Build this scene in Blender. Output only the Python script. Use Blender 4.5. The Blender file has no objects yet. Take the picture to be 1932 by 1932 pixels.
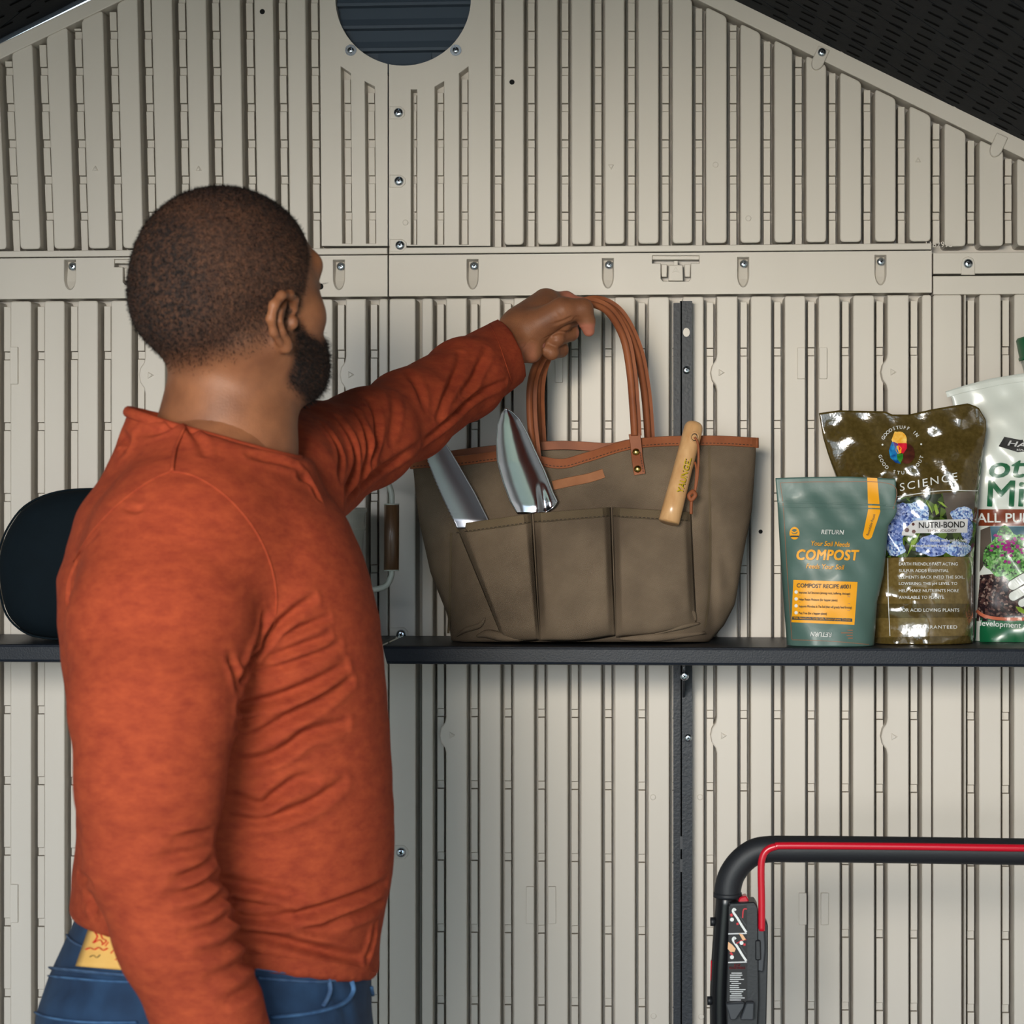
import bpy, bmesh, math, random
import numpy as np
from mathutils import Vector, Matrix, noise as mnoise
from mathutils.bvhtree import BVHTree
from mathutils.geometry import tessellate_polygon

random.seed(7); rng = np.random.default_rng(7)
sc = bpy.context.scene
COL = sc.collection

# ------------------------------------------------------------------ camera
F, D, ZC, TH = 4160.0, 3.2, 1.40, math.radians(4.1)   # focal length in pixels of a 1932 frame, distance to the wall, height, yaw
cam_d = bpy.data.cameras.new('camera'); cam = bpy.data.objects.new('camera', cam_d); COL.objects.link(cam)
cam.location = (0, -D, ZC); cam.rotation_euler = (math.pi/2, 0, TH)
cam_d.sensor_width = 36; cam_d.sensor_fit = 'HORIZONTAL'; cam_d.lens = F/1932*36
cam_d.clip_start = 0.05
cam_d.dof.use_dof = True; cam_d.dof.focus_distance = 3.02; cam_d.dof.aperture_fstop = 11.0
sc.camera = cam

# ------------------------------------------------------------------ world, daylight, exposure
w = bpy.data.worlds.new('overcast_sky'); sc.world = w; w.use_nodes = True
bg = w.node_tree.nodes['Background']
bg.inputs[0].default_value = (0.70, 0.87, 1.0, 1); bg.inputs[1].default_value = 2.6
def area(name, loc, target, size, power, color, sy=None):
    l = bpy.data.lights.new(name, 'AREA'); l.energy = power; l.color = color
    l.shape = 'RECTANGLE'; l.size = size; l.size_y = sy or size
    o = bpy.data.objects.new(name, l); COL.objects.link(o); o.location = loc
    d = Vector(target) - Vector(loc); o.rotation_euler = d.to_track_quat('-Z', 'Y').to_euler()
    return o
area('doorway_daylight', (-0.80, -5.20, 1.80), (-0.15, 0, 1.60), 1.4, 128, (1.0, 0.985, 0.96))
pl_ = area('added_warm_fill', (-0.45, -3.60, 1.95), (0.05, 0, 2.12), 0.5, 6.5, (1.0, 0.86, 0.64)); pl_.data.spread = math.radians(50)  # added fill that warms the upper wall; no real lamp stands here
sc.view_settings.view_transform = 'Standard'; sc.view_settings.look = 'None'
sc.view_settings.gamma = 1.0; sc.view_settings.use_curve_mapping = False
sc.view_settings.exposure = 0.08

# ------------------------------------------------------------------ helpers
CR = np.array([math.cos(TH), math.sin(TH), 0.0]); CF = np.array([-math.sin(TH), math.cos(TH), 0.0])
CU = np.array([0, 0, 1.0]); CC = np.array([0, -D, ZC])
def PA(px, py, y):
    """points on the planes y=const seen at the photograph's pixels"""
    px, py, y = np.broadcast_arrays(np.asarray(px, float), np.asarray(py, float), np.asarray(y, float))
    d = ((px-966)/F)[..., None]*CR + CF + ((966-py)/F)[..., None]*CU
    t = (y + D)/d[..., 1]
    return CC + d*t[..., None]
def P(px, py, y=0.0): return Vector(PA(px, py, y).tolist())
def WA(px, py, y):
    """wall points: the pixel gives the place on the wall plane, y the height of the relief straight out of it"""
    q = PA(px, py, 0.0); q = np.array(q); q[..., 1] = y; return q
def W(px, py, y=0.0): return Vector(WA(px, py, y).tolist())
def topx(p):
    v = np.asarray(p, float) - CC; dep = v@CF
    return 966 + F*(v@CR)/dep, 966 - F*(v@CU)/dep
def pxm(y): return F/(D + y)          # pixels per metre at depth y
def lin(c):
    r = []
    for v in c:
        v = v/255.0; r.append(v/12.92 if v <= 0.04045 else ((v+0.055)/1.055)**2.4)
    return (*r, 1.0)
def interp(xs, pts):
    pts = sorted(pts); return np.interp(xs, [p[0] for p in pts], [p[1] for p in pts])

def mk(name, verts, faces, mat=None, parent=None, smooth=False):
    me = bpy.data.meshes.new(name); me.from_pydata([tuple(v) for v in verts], [], [tuple(f) for f in faces]); me.update()
    if smooth: me.shade_smooth()
    if mat: me.materials.append(mat)
    return link(name, me, parent)
def link(name, me, parent=None):
    o = bpy.data.objects.new(name, me); COL.objects.link(o)
    if parent: setpar(o, parent)
    return o
def setpar(o, parent):
    o.parent = parent
    m = Matrix.Translation(Vector(root_loc(parent)))
    o.matrix_parent_inverse = m.inverted()
def root_loc(o):
    l = Vector(o.location)
    if o.parent: pass
    return l
def thing(name, label, cat, loc=(0, 0, 0), group=None, kind=None):
    o = bpy.data.objects.new(name, None); COL.objects.link(o); o.location = loc
    o.empty_display_size = 0.05
    return tag(o, label, cat, group, kind)
def tag(o, label=None, cat=None, group=None, kind=None):
    if label: o['label'] = label
    if cat: o['category'] = cat
    if group: o['group'] = group
    if kind: o['kind'] = kind
    return o
class MB:
    def __init__(s): s.v = []; s.f = []
    def add(s, vs, fs):
        n = len(s.v); s.v += [tuple(v) for v in vs]; s.f += [tuple(i+n for i in f) for f in fs]; return s
    def box(s, a, b):
        x0, y0, z0 = a; x1, y1, z1 = b
        return s.add([(x0,y0,z0),(x1,y0,z0),(x1,y1,z0),(x0,y1,z0),(x0,y0,z1),(x1,y0,z1),(x1,y1,z1),(x0,y1,z1)],
                     [(3,2,1,0),(4,5,6,7),(0,1,5,4),(1,2,6,5),(2,3,7,6),(3,0,4,7)])
    def tube(s, pts, rad, n=10, sub=1, flat=1.0, up=None, caps=True):
        v, f = tube(pts, rad, n, sub, flat, up, caps); return s.add(v, f)
    def build(s, name, mat, parent=None, smooth=False): return mk(name, s.v, s.f, mat, parent, smooth)

def catmull(pts, sub):
    pts = [np.asarray(p, float) for p in pts]
    if sub <= 1 or len(pts) < 3: return pts
    out = []
    for i in range(len(pts)-1):
        p0 = pts[max(i-1, 0)]; p1 = pts[i]; p2 = pts[i+1]; p3 = pts[min(i+2, len(pts)-1)]
        for k in range(sub):
            t = k/sub
            out.append(0.5*((2*p1)+(-p0+p2)*t+(2*p0-5*p1+4*p2-p3)*t*t+(-p0+3*p1-3*p2+p3)*t**3))
    out.append(pts[-1]); return out
def tube(pts, rad, n=10, sub=1, flat=1.0, up=None, caps=True):
    """sweep of an n-gon; flat squashes it along the frame's second axis"""
    if np.isscalar(rad): rad = [rad]*len(pts)
    q = catmull([np.append(np.asarray(p, float), r) for p, r in zip(pts, rad)], sub)
    c = [x[:3] for x in q]; r = [max(x[3], 1e-5) for x in q]
    m = len(c); vs = []; fs = []
    u = None
    for i in range(m):
        t = c[min(i+1, m-1)] - c[max(i-1, 0)]; t = t/(np.linalg.norm(t)+1e-12)
        if u is None:
            a = np.array(up, float) if up is not None else (np.array([0, 0, 1.0]) if abs(t[2]) < 0.9 else np.array([0, 1.0, 0]))
            u = a - t*(a@t)
        else: u = u - t*(u@t)
        u = u/(np.linalg.norm(u)+1e-12); b = np.cross(t, u)
        for k in range(n):
            an = 2*math.pi*k/n
            vs.append(c[i] + r[i]*(math.cos(an)*u + flat*math.sin(an)*b))
    for i in range(m-1):
        for k in range(n):
            k2 = (k+1) % n
            fs.append((i*n+k, i*n+k2, (i+1)*n+k2, (i+1)*n+k))
    if caps:
        fs.append(tuple(range(n-1, -1, -1))); fs.append(tuple(range((m-1)*n, m*n)))
    return vs, fs
def lathe(prof, n=32, ctr=(0, 0, 0)):
    vs = []; fs = []; m = len(prof)
    for (r, z) in prof:
        for k in range(n):
            a = 2*math.pi*k/n; vs.append((ctr[0]+r*math.cos(a), ctr[1]+r*math.sin(a), ctr[2]+z))
    for i in range(m-1):
        for k in range(n):
            k2 = (k+1) % n; fs.append((i*n+k, i*n+k2, (i+1)*n+k2, (i+1)*n+k))
    fs.append(tuple(range(n-1, -1, -1))); fs.append(tuple(range((m-1)*n, m*n)))
    return vs, fs
def offset_poly(pts, d):
    """pts: Nx2 counter-clockwise in (px, -py); moves edges outward by d"""
    p = np.asarray(pts, float); n = len(p); out = []
    for i in range(n):
        a = p[i]-p[i-1]; b = p[(i+1) % n]-p[i]
        na = np.array([a[1], -a[0]])/(np.linalg.norm(a)+1e-9); nb = np.array([b[1], -b[0]])/(np.linalg.norm(b)+1e-9)
        m = na+nb; k = max(m@m/2, 0.35); out.append(p[i]+d*m/k*1.0)
    return np.array(out)
def ccw(pts):
    p = np.asarray(pts, float); q = p*[1, -1]
    a = np.sum(q[:, 0]*np.roll(q[:, 1], -1)-np.roll(q[:, 0], -1)*q[:, 1])
    return p if a > 0 else p[::-1]
def off_px(pts, d):
    q = ccw(pts)*[1, -1]; return offset_poly(q, d)*[1, -1]
def round_px(pts, r, seg=3):
    """rounded corners"""
    p = ccw(pts); n = len(p); out = []
    for i in range(n):
        a, b, c = p[i-1], p[i], p[(i+1) % n]
        la, lc = np.linalg.norm(a-b), np.linalg.norm(c-b); rr = min(r, la*0.45, lc*0.45)
        s = b+(a-b)/la*rr; e = b+(c-b)/lc*rr
        for k in range(seg+1):
            t = k/seg; out.append((1-t)**2*s+2*t*(1-t)*b+t*t*e)
    return np.array(out)
def raised(pts, yf, yb, draft=0.0, bev=2.0, round_=4, mb=None):
    """prism standing proud of the wall: face at yf, foot at yb widened by draft pixels"""
    p = round_px(pts, round_) if round_ else ccw(pts); n = len(p)
    by = min(abs(yb-yf)*0.4, bev/1300.0)
    rings = [(off_px(p, -bev), yf), (off_px(p, -bev*0.25), yf+by*0.35*np.sign(yb-yf)), (p, yf+by*np.sign(yb-yf)), (off_px(p, draft), yb)]
    vs = []
    for q, y in rings: vs += [tuple(x) for x in WA(q[:, 0], q[:, 1], y)]
    fs = [tuple(range(n))]
    for r in range(3):
        for k in range(n):
            k2 = (k+1) % n; fs.append((r*n+k, (r+1)*n+k, (r+1)*n+k2, r*n+k2))
    mb = mb or MB(); mb.add(vs, fs); return mb
def holed(outer, holes, y, mb):
    """flat plate at y with holes, all in pixels"""
    loops = [ccw(outer)]+[ccw(h)[::-1] for h in holes]
    tri = tessellate_polygon([[Vector((q[0], -q[1], 0)) for q in l] for l in loops])
    al = np.concatenate(loops); V = WA(al[:, 0], al[:, 1], y)
    fs = []
    for t in tri:
        a, b, c = [al[i] for i in t]
        s = (b[0]-a[0])*-(c[1]-a[1]) - (c[0]-a[0])*-(b[1]-a[1])
        fs.append(t if s > 0 else (t[0], t[2], t[1]))
    mb.add([tuple(v) for v in V], fs)
def trough(hole, y0, yd, draft, mb, bottom=True):
    """walls and floor of a recess; yd may be a list of depths per point"""
    p = ccw(hole); n = len(p)
    r = [(off_px(p, 0), np.full(n, y0)), (off_px(p, -0.8), np.full(n, y0+0.0012)), (off_px(p, -draft), np.broadcast_to(np.asarray(yd, float), (n,)))]
    vs = []
    for q, y in r: vs += [tuple(x) for x in WA(q[:, 0], q[:, 1], y)]
    fs = []
    for a in range(2):
        for k in range(n):
            k2 = (k+1) % n; fs.append((a*n+k2, (a+1)*n+k2, (a+1)*n+k, a*n+k)[::-1])
    if bottom: fs.append(tuple(range(2*n, 3*n)))
    mb.add(vs, fs)
def gridfaces(nu, nv, flip=False):
    fs = []
    for j in range(nv-1):
        for i in range(nu-1):
            a = j*nu+i; q = (a, a+1, a+1+nu, a+nu); fs.append(q[::-1] if flip else q)
    return fs

# ------------------------------------------------------------------ materials
def newmat(name):
    m = bpy.data.materials.new(name); m.use_nodes = True
    return m, m.node_tree, m.node_tree.nodes['Principled BSDF']
def mat(name, c, rough=0.6, metal=0.0, var=0.0, vscale=6.0, bump=0.0, bscale=60.0, c2=None, spec=0.5, coat=0.0, sheen=0.0, stretch=None, bdist=0.002, sss=0.0, ani=None):
    m, nt, b = newmat(name); L = nt.links; N = nt.nodes
    col = lin(c); b.inputs['Base Color'].default_value = col
    b.inputs['Roughness'].default_value = rough; b.inputs['Metallic'].default_value = metal
    b.inputs['Specular IOR Level'].default_value = spec
    b.inputs['Coat Weight'].default_value = coat; b.inputs['Coat Roughness'].default_value = 0.15
    b.inputs['Sheen Weight'].default_value = sheen
    tc = N.new('ShaderNodeTexCoord'); mp = N.new('ShaderNodeMapping'); L.new(tc.outputs['Object'], mp.inputs[0])
    if stretch: mp.inputs['Scale'].default_value = stretch
    if c2 is not None or var:
        n = N.new('ShaderNodeTexNoise'); n.inputs['Scale'].default_value = vscale; n.inputs['Detail'].default_value = 5
        L.new(mp.outputs[0], n.inputs['Vector'])
        r = N.new('ShaderNodeValToRGB'); r.color_ramp.elements[0].position = 0.34; r.color_ramp.elements[1].position = 0.68
        r.color_ramp.elements[0].color = col
        r.color_ramp.elements[1].color = lin(c2) if c2 is not None else tuple(min(1, x*(1+var)) for x in col[:3])+(1,)
        L.new(n.outputs[0], r.inputs[0]); L.new(r.outputs[0], b.inputs['Base Color'])
    if bump:
        n2 = N.new('ShaderNodeTexNoise'); n2.inputs['Scale'].default_value = bscale; n2.inputs['Detail'].default_value = 4
        L.new(mp.outputs[0], n2.inputs['Vector'])
        bp = N.new('ShaderNodeBump'); bp.inputs['Strength'].default_value = bump; bp.inputs['Distance'].default_value = bdist
        L.new(n2.outputs[0], bp.inputs['Height']); L.new(bp.outputs[0], b.inputs['Normal'])
    if sss:
        b.inputs['Subsurface Weight'].default_value = sss; b.inputs['Subsurface Radius'].default_value = (0.6, 0.25, 0.12); b.inputs['Subsurface Scale'].default_value = 0.006
    return m
def weave(name, c, c2, scale, rough=0.9, bump=0.35, var=0.25, vs=9.0, rot=0.6, sheen=0.2):
    """woven cloth: two crossing wave textures give thread relief, noise gives wear"""
    m, nt, b = newmat(name); L = nt.links; N = nt.nodes
    tc = N.new('ShaderNodeTexCoord'); mp = N.new('ShaderNodeMapping'); mp.inputs['Rotation'].default_value = (0, rot, 0)
    L.new(tc.outputs['Object'], mp.inputs[0])
    w1 = N.new('ShaderNodeTexWave'); w1.bands_direction = 'X'; w1.inputs['Scale'].default_value = scale; w1.inputs['Distortion'].default_value = 1.2; w1.inputs['Detail'].default_value = 1
    w2 = N.new('ShaderNodeTexWave'); w2.bands_direction = 'Z'; w2.inputs['Scale'].default_value = scale; w2.inputs['Distortion'].default_value = 1.2; w2.inputs['Detail'].default_value = 1
    for x in (w1, w2): L.new(mp.outputs[0], x.inputs['Vector'])
    mu = N.new('ShaderNodeMath'); mu.operation = 'MULTIPLY'; L.new(w1.outputs['Fac'], mu.inputs[0]); L.new(w2.outputs['Fac'], mu.inputs[1])
    n = N.new('ShaderNodeTexNoise'); n.inputs['Scale'].default_value = vs; n.inputs['Detail'].default_value = 6; L.new(tc.outputs['Object'], n.inputs['Vector'])
    ad = N.new('ShaderNodeMath'); ad.operation = 'MULTIPLY_ADD'; ad.inputs[1].default_value = 0.35; L.new(mu.outputs[0], ad.inputs[0]); L.new(n.outputs[0], ad.inputs[2])
    r = N.new('ShaderNodeValToRGB'); r.color_ramp.elements[0].position = 0.35; r.color_ramp.elements[1].position = 0.85
    r.color_ramp.elements[0].color = lin(c); r.color_ramp.elements[1].color = lin(c2)
    L.new(ad.outputs[0], r.inputs[0]); L.new(r.outputs[0], b.inputs['Base Color'])
    b.inputs['Roughness'].default_value = rough; b.inputs['Sheen Weight'].default_value = sheen; b.inputs['Specular IOR Level'].default_value = 0.2
    bp = N.new('ShaderNodeBump'); bp.inputs['Strength'].default_value = bump; bp.inputs['Distance'].default_value = 0.0012
    L.new(mu.outputs[0], bp.inputs['Height']); L.new(bp.outputs[0], b.inputs['Normal'])
    return m

M = {}
M['wall'] = mat('beige_moulded_plastic', (206, 199, 189), 0.42, var=0.05, vscale=3, bump=0.05, bscale=14, stretch=(3, 1, 0.35), bdist=0.003)
M['hole'] = mat('black_hole_shade', (10, 10, 11), 0.9)  # flat black standing in for shade in holes and panel gaps
M['roof'] = mat('charcoal_roof_plastic', (28, 31, 36), 0.75, var=0.2, vscale=8, bump=0.15, bscale=300, spec=0.15)
M['roofslot'] = mat('roof_slot_shade', (5, 5, 7), 0.9, spec=0.05)  # near-black patches stand in for the shade inside the slots
M['vent'] = mat('slate_blue_plastic', (72, 83, 96), 0.5, bump=0.05, bscale=200, spec=0.2)
M['screw'] = mat('zinc_screw', (190, 200, 210), 0.22, 1.0)
M['screw_dark'] = mat('screw_recess', (18, 20, 22), 0.5, 0.6)
M['steel'] = mat('hammered_charcoal_steel', (44, 48, 54), 0.42, 0.0, var=0.45, vscale=160, bump=0.5, bscale=260, bdist=0.001, spec=0.25)
M['shelf'] = mat('navy_black_powder_coat', (16, 23, 34), 0.42, 0.0, var=0.15, vscale=40, bump=0.35, bscale=420, bdist=0.0006, spec=0.25)
M['floor'] = mat('grey_plastic_floor', (110, 108, 104), 0.6, var=0.15, vscale=6)
M['ground'] = mat('lawn_green', (104, 116, 92), 0.9, c2=(126, 132, 112), vscale=5)
M['leather'] = mat('tan_leather', (128, 72, 45), 0.55, c2=(152, 90, 57), vscale=25, bump=0.2, bscale=220, bdist=0.0006, spec=0.25)
M['leather_pale'] = mat('pale_tan_leather', (136, 88, 58), 0.7, c2=(154, 104, 72), vscale=40, bump=0.2, bscale=260, spec=0.2)
M['canvas'] = weave('olive_canvas', (86, 74, 62), (134, 117, 98), 210, bump=0.6, sheen=0.0)
M['canvas_dark'] = weave('olive_canvas_hem', (84, 73, 57), (120, 104, 82), 210, bump=0.4, sheen=0.0)
M['thread'] = mat('dark_thread', (40, 31, 24), 0.8)
M['brass'] = mat('antique_brass', (176, 150, 84), 0.25, 1.0)
M['chrome'] = mat('polished_steel', (176, 176, 182), 0.14, 1.0, bump=0.04, bscale=18, bdist=0.004)
M['chrome_brushed'] = mat('brushed_steel', (150, 150, 158), 0.3, 1.0, bump=0.1, bscale=260, bdist=0.0005)
M['wood'] = mat('pale_ash_wood', (192, 146, 98), 0.32, c2=(212, 170, 122), vscale=16, stretch=(6, 6, 1), coat=0.3, bump=0.05, bscale=80)
M['wood_dark'] = mat('dark_wood_grip', (74, 50, 32), 0.4, c2=(104, 74, 48), vscale=20, stretch=(6, 6, 0.7), coat=0.3, bump=0.2, bscale=80)
M['gold'] = mat('gold_print', (205, 180, 20), 0.3, 0.3)
M['ink'] = mat('black_ink', (20, 20, 22), 0.6)
M['cream'] = mat('pale_enamel', (176, 180, 172), 0.3, var=0.05)
M['teal'] = mat('dark_teal_fabric', (9, 20, 27), 0.85, var=0.15, vscale=30, bump=0.1, bscale=400, spec=0.15)
M['foam'] = mat('black_foam', (26, 29, 34), 0.55, bump=0.1, bscale=300)
M['tube'] = mat('black_gloss_tube', (16, 17, 20), 0.28)
M['black'] = mat('black_plastic', (24, 26, 30), 0.45, bump=0.08, bscale=300)
M['grey'] = mat('dark_grey_plastic', (52, 55, 60), 0.5)
M['red'] = mat('red_coated_rod', (196, 16, 40), 0.3, coat=0.3)
M['rubber'] = mat('black_rubber', (20, 20, 20), 0.8)
# ================================================================== THE SHED
def hz(px, py, ref=730.0):
    """pixel row at column px of the level line that crosses column ref at row py (on the wall)"""
    da = (PA(ref, 966, 0)-CC)@CF; db = (PA(px, 966, 0)-CC)@CF
    return 966+(py-966)*da/db
wall = thing('wall_back', 'beige moulded plastic gable wall with vertical ribs', None, kind='structure')
WM = M['wall']; YB = 0.046; YF = 0.0175

def circle(cx, cy, r, n=24, a0=0.0): return [(cx+r*math.cos(a0+2*math.pi*k/n), cy+r*math.sin(a0+2*math.pi*k/n)) for k in range(n)]
def screw(px, py, y, r, parent, washer=False):
    """pan-head screw with a cross recess"""
    n = 14; mb = MB()
    prof = [(1.0, 0), (0.97, -0.22), (0.8, -0.42), (0.45, -0.52)]
    vs = []; 
    for rr, d in prof:
        for a in range(n): vs.append(W(px+r*rr*math.cos(a/n*2*math.pi), py+r*rr*math.sin(a/n*2*math.pi), y+d*r/1300))
    fs = [tuple(range(3*n, 4*n))[::-1]]
    for i in range(3):
        for k in range(n): fs.append((i*n+k, i*n+(k+1) % n, (i+1)*n+(k+1) % n, (i+1)*n+k)[::-1])
    mb.add(vs, fs)
    if washer:
        a = [W(*q, y-0.0005) for q in circle(px, py, r*1.75, 18)]; b = [W(*q, y-0.0005) for q in circle(px, py, r*0.9, 18)]
        mb.add(a+b, [(k, k+18, (k+1) % 18+18, (k+1) % 18) for k in range(18)])
    o = mb.build('screw', M['screw'], parent, True)
    c = MB(); t = y-0.56*r/1300
    for an in (0.5, 0.5+math.pi/2):
        ca, sa = math.cos(an), math.sin(an); l, h = r*0.42, r*0.11
        q = [(px+ca*l-sa*h, py+sa*l+ca*h), (px-ca*l-sa*h, py-sa*l+ca*h), (px-ca*l+sa*h, py-sa*l-ca*h), (px+ca*l+sa*h, py+sa*l-ca*h)]
        c.add([W(*z, t) for z in q], [(0, 1, 2, 3)])
    c.v, c.f = c.v, c.f
    c.build('screw_recess', M['screw_dark'], parent)

def rib(p, pts, draft=1.4, rnd=5):
    return raised(pts, 0.0, YB, draft, 2.2, rnd).build('rib', WM, p)
def floor_strips(mb, gx, top, bot, rungs, kx=lambda x, y: x):
    """raised web along the groove floor, stepped down at every rung"""
    rs = [r for r in rungs if top+10 < r < bot-10]
    segs = []; y = top
    for r in rs: segs += [(y, r-8.2, YF), (r-7.0, r+7.0, YF+0.004)]; y = r+8.2
    segs.append((y, bot, YF))
    for a, b, yf in segs:
        if b-a > 3:
            q = [(kx(gx-6.3, a), a), (kx(gx+6.3, a), a), (kx(gx+6.3, b), b), (kx(gx-6.3, b), b)]
            raised(q, yf, YB, 0, 0.8, 0, mb)
def tri_mark(px, py, d, parent, r=7.5):
    a0 = {'u': -math.pi/2, 'd': math.pi/2, 'r': 0}[d]
    mb = raised(circle(px, py, r, 3, a0), -0.0022, 0.0005, 0, 1.6, 0); raised(circle(px+(1 if d == 'r' else 0), py+(1 if d == 'u' else 0), 2.6, 8), -0.0034, 0, 0, .6, 0, mb)
    mb.build('moulded_triangle', WM, parent)
def boss(px, py, parent, r=5.5):
    mb = raised(circle(px, py, r, 12), -0.0016, 0.0005, 0, 1.5, 0); mb.build('moulded_boss', WM, parent)
def dark_hole(px, py, parent, r=5, y=-0.0004):
    mb = MB(); mb.add([W(*q, y) for q in circle(px, py, r, 14)], [tuple(range(14))[::-1]]); mb.build('hole_shade', M['hole'], parent)  # no hole is cut: a black disc paints its inner shade

BOT = 966+ZC*F/D*0.998
RL = [666+136*k for k in range(0, 16)]
RG = [61-68.7*k for k in range(5, 0, -1)]+[61+68.7*k for k in range(6)]
def lower_panel(name, label, x0, x1, grooves, bumps=()):
    pan = MB(); q = [(x0, hz(x0, 559)), (x1, hz(x1, 559)), (x1, BOT), (x0, BOT)]
    pan.add([W(*v, YB) for v in q], [(0, 3, 2, 1)])
    for g in grooves:
        gx, hw = (g if isinstance(g, tuple) else (g, 12.4))
        if hw > 8: floor_strips(pan, gx, hz(gx, 572), BOT, [hz(gx, 966+(r-966)) for r in RL])
    o = pan.build(name, WM, wall); o['label'] = label
    edges = [x0]
    for g in grooves:
        gx, hw = (g if isinstance(g, tuple) else (g, 12.4)); edges += [gx-hw, gx+hw]
    edges.append(x1)
    for a, b in zip(edges[0::2], edges[1::2]):
        if b-a < 3: continue
        top = 563.5; pts = [(a, hz(a, top))]
        for (bx, by) in bumps:
            if abs(bx-a) < 20:
                pts += [(a, by-34), (a-2, by-24), (a-9, by-14), (a-12, by), (a-9, by+14), (a-2, by+24), (a, by+34)]
        pts += [(a, BOT), (b, BOT), (b, hz(b, top))]
        rib(o, pts, rnd=(0 if len(pts) > 4 else 5))
    return o
gl = [7-63.6*k for k in range(9, 0, -1)]+[7, 71, 134, 197, 261, 324, 388, 451, 514, 577, 640, 702.5]
pl = lower_panel('lower_panel', 'ribbed lower panel behind the man', -620, 731.5, gl, [(275, 708), (650, 707)])
gm = [(790, 6), 829, 893, 956.5, 1020, 1083.5, 1147, 1210.5, 1275, 1340, 1404, 1468, 1532, 1597, 1662, 1727]
pm = lower_panel('lower_panel', 'ribbed lower panel behind the tote bag', 734.5, 1757.5, gm, [(1353, 703), (1675, 702), (842, 1387), (1353, 1388), (1675, 1390)])
gr = [(1817, 2.5), 1835, 1901]+[1901+65.5*k for k in range(1, 6)]
pr = lower_panel('lower_panel', 'ribbed lower panel at the right edge', 1760.5, 2310, gr)
for (x, y, d, pp) in [(283, 708, 'r', pl), (661, 707, 'r', pl), (1360, 703, 'r', pm), (1684, 702, 'r', pm), (852, 1387, 'r', pm), (1364, 1388, 'r', pm), (1686, 1390, 'r', pm)]:
    tri_mark(x, y, d, pp)
for (x, y) in [(1232, 1504), (1321, 1504), (1233, 1917), (1323, 1918)]: boss(x, y, pm)
dark_hole(1435, 1003, pm, 4)
for (gx, y0, y1, pp) in [(1532, 656, 715, pm), (1021, 1672, 1742, pm), (1535, 1684, 1744, pm), (7, 655, 725, pl), (7, 1668, 1740, pl), (1034, 660, 722, pm)]:
    for s in (-1, 1):
        a, b = gx+s*13.5, gx+s*28
        raised([(min(a, b), y0), (max(a, b), y0), (max(a, b), y1), (min(a, b), y1)], -0.0045, 0.0006, 0, 0.8, 2).build('moulded_pad', WM, pp)
for (x, y, pp, lng) in [(757, 1608, pm, 1), (757, 1197, pm, 1)]:
    raised([(735, y-13), (x+6, y-13), (x+13, y-6), (x+13, y+6), (x+6, y+13), (735, y+13)], -0.0016, 0.0006, 0, 1.3, 0).build('screw_tab', WM, pp)
    screw(x, y, -0.0018, 9.5, pp)

# header band with screw pockets and snap clips
def bullet(cx, y0, hw, h):
    return [(cx-hw, y0), (cx+hw, y0), (cx+hw, y0+h*0.6)]+[(cx+hw*math.cos(a), y0+h*0.6+h*0.4*math.sin(a)) for a in np.linspace(0.25, math.pi-0.25, 9)]+[(cx-hw, y0+h*0.6)]
def header(x0, x1, pockets, clips, label):
    mb = MB(); holes = []
    for (cx, cy) in pockets:
        b = bullet(cx, cy-13, 11.5, 58); holes.append(b); pc = ccw(b); pr_ = MB()
        dep = [0.013*max(0.05, 1-((q[1]-(cy-13))/58)**1.5) for q in pc]
        trough(b, -0.003, dep, 3.0, mb)
    for (cx, cy) in clips:
        c = [(cx-45, cy-24), (cx+45, cy-24), (cx+45, cy-8), (cx+29, cy-8), (cx+29, cy+20), (cx+24, cy+26), (cx-24, cy+26), (cx-29, cy+20), (cx-29, cy-8), (cx-45, cy-8)]
        holes.append(c); trough(c, -0.003, 0.024, 0.5, mb)
    outer = [(x0, hz(x0, 482)), (x1, hz(x1, 482)), (x1, hz(x1, 559.5)), (x0, hz(x0, 559.5))]
    holed(outer, holes, -0.003, mb)
    n = [W(*q, -0.003) for q in outer]+[W(*q, YB) for q in outer]
    mb.add(n, [(0, 4, 5, 1), (1, 5, 6, 2), (2, 6, 7, 3), (3, 7, 4, 0)])
    o = mb.build('header_band', WM, wall); o['label'] = label
    for (cx, cy) in pockets: screw(cx+2, cy-1, 0.006, 8.0, o)
    for (cx, cy) in clips:
        k = raised([(cx-13, cy-6), (cx+13, cy-6), (cx+14, cy+24), (cx-14, cy+24)], -0.002, 0.016, 0, 1.5, 2)
        raised([(cx-4, cy-14), (cx+4, cy-14), (cx+4, cy-4), (cx-4, cy-4)], 0.0, 0.016, 0, 1, 0, k)
        raised([(cx-44, cy-23), (cx+44, cy-23), (cx+44, cy-16), (cx-44, cy-16)], -0.001, 0.016, 0, 1, 0, k)
        for s in (-1, 1):
            raised([(cx+s*22-6, cy-8), (cx+s*22+6, cy-8), (cx+s*22+5, cy+16), (cx+s*22-5, cy+16)], 0.004, 0.016, 0, 1.5, 2, k)
        raised([(cx, cy-2), (cx+7, cy+9), (cx, cy+6), (cx-7, cy+9)], -0.0028, -0.0015, 0, .6, 0, k)
        k.build('snap_clip', WM, o)
    return o
hl = header(-620, 731.5, [(-120, 502), (133, 503), (387, 503), (640, 503)], [(261, 513), ], 'smooth band of left wall panel')
hm = header(734.5, 1757.5, [(892, 502), (1147, 500), (1402, 498), (1661, 494)], [(1275, 506)], 'smooth band of middle wall panel')
dark_hole(605, 541, hl, 6, -0.0034)
# right panel's own smaller band
mb = MB(); o_ = [(1760.5, 521), (2310, hz(2310, 521, 1780)), (2310, hz(2310, 556, 1780)), (1760.5, 556)]
raised(o_, -0.001, YB, 0, 1.5, 0, mb); hr = mb.build('header_band', WM, wall)

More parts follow.
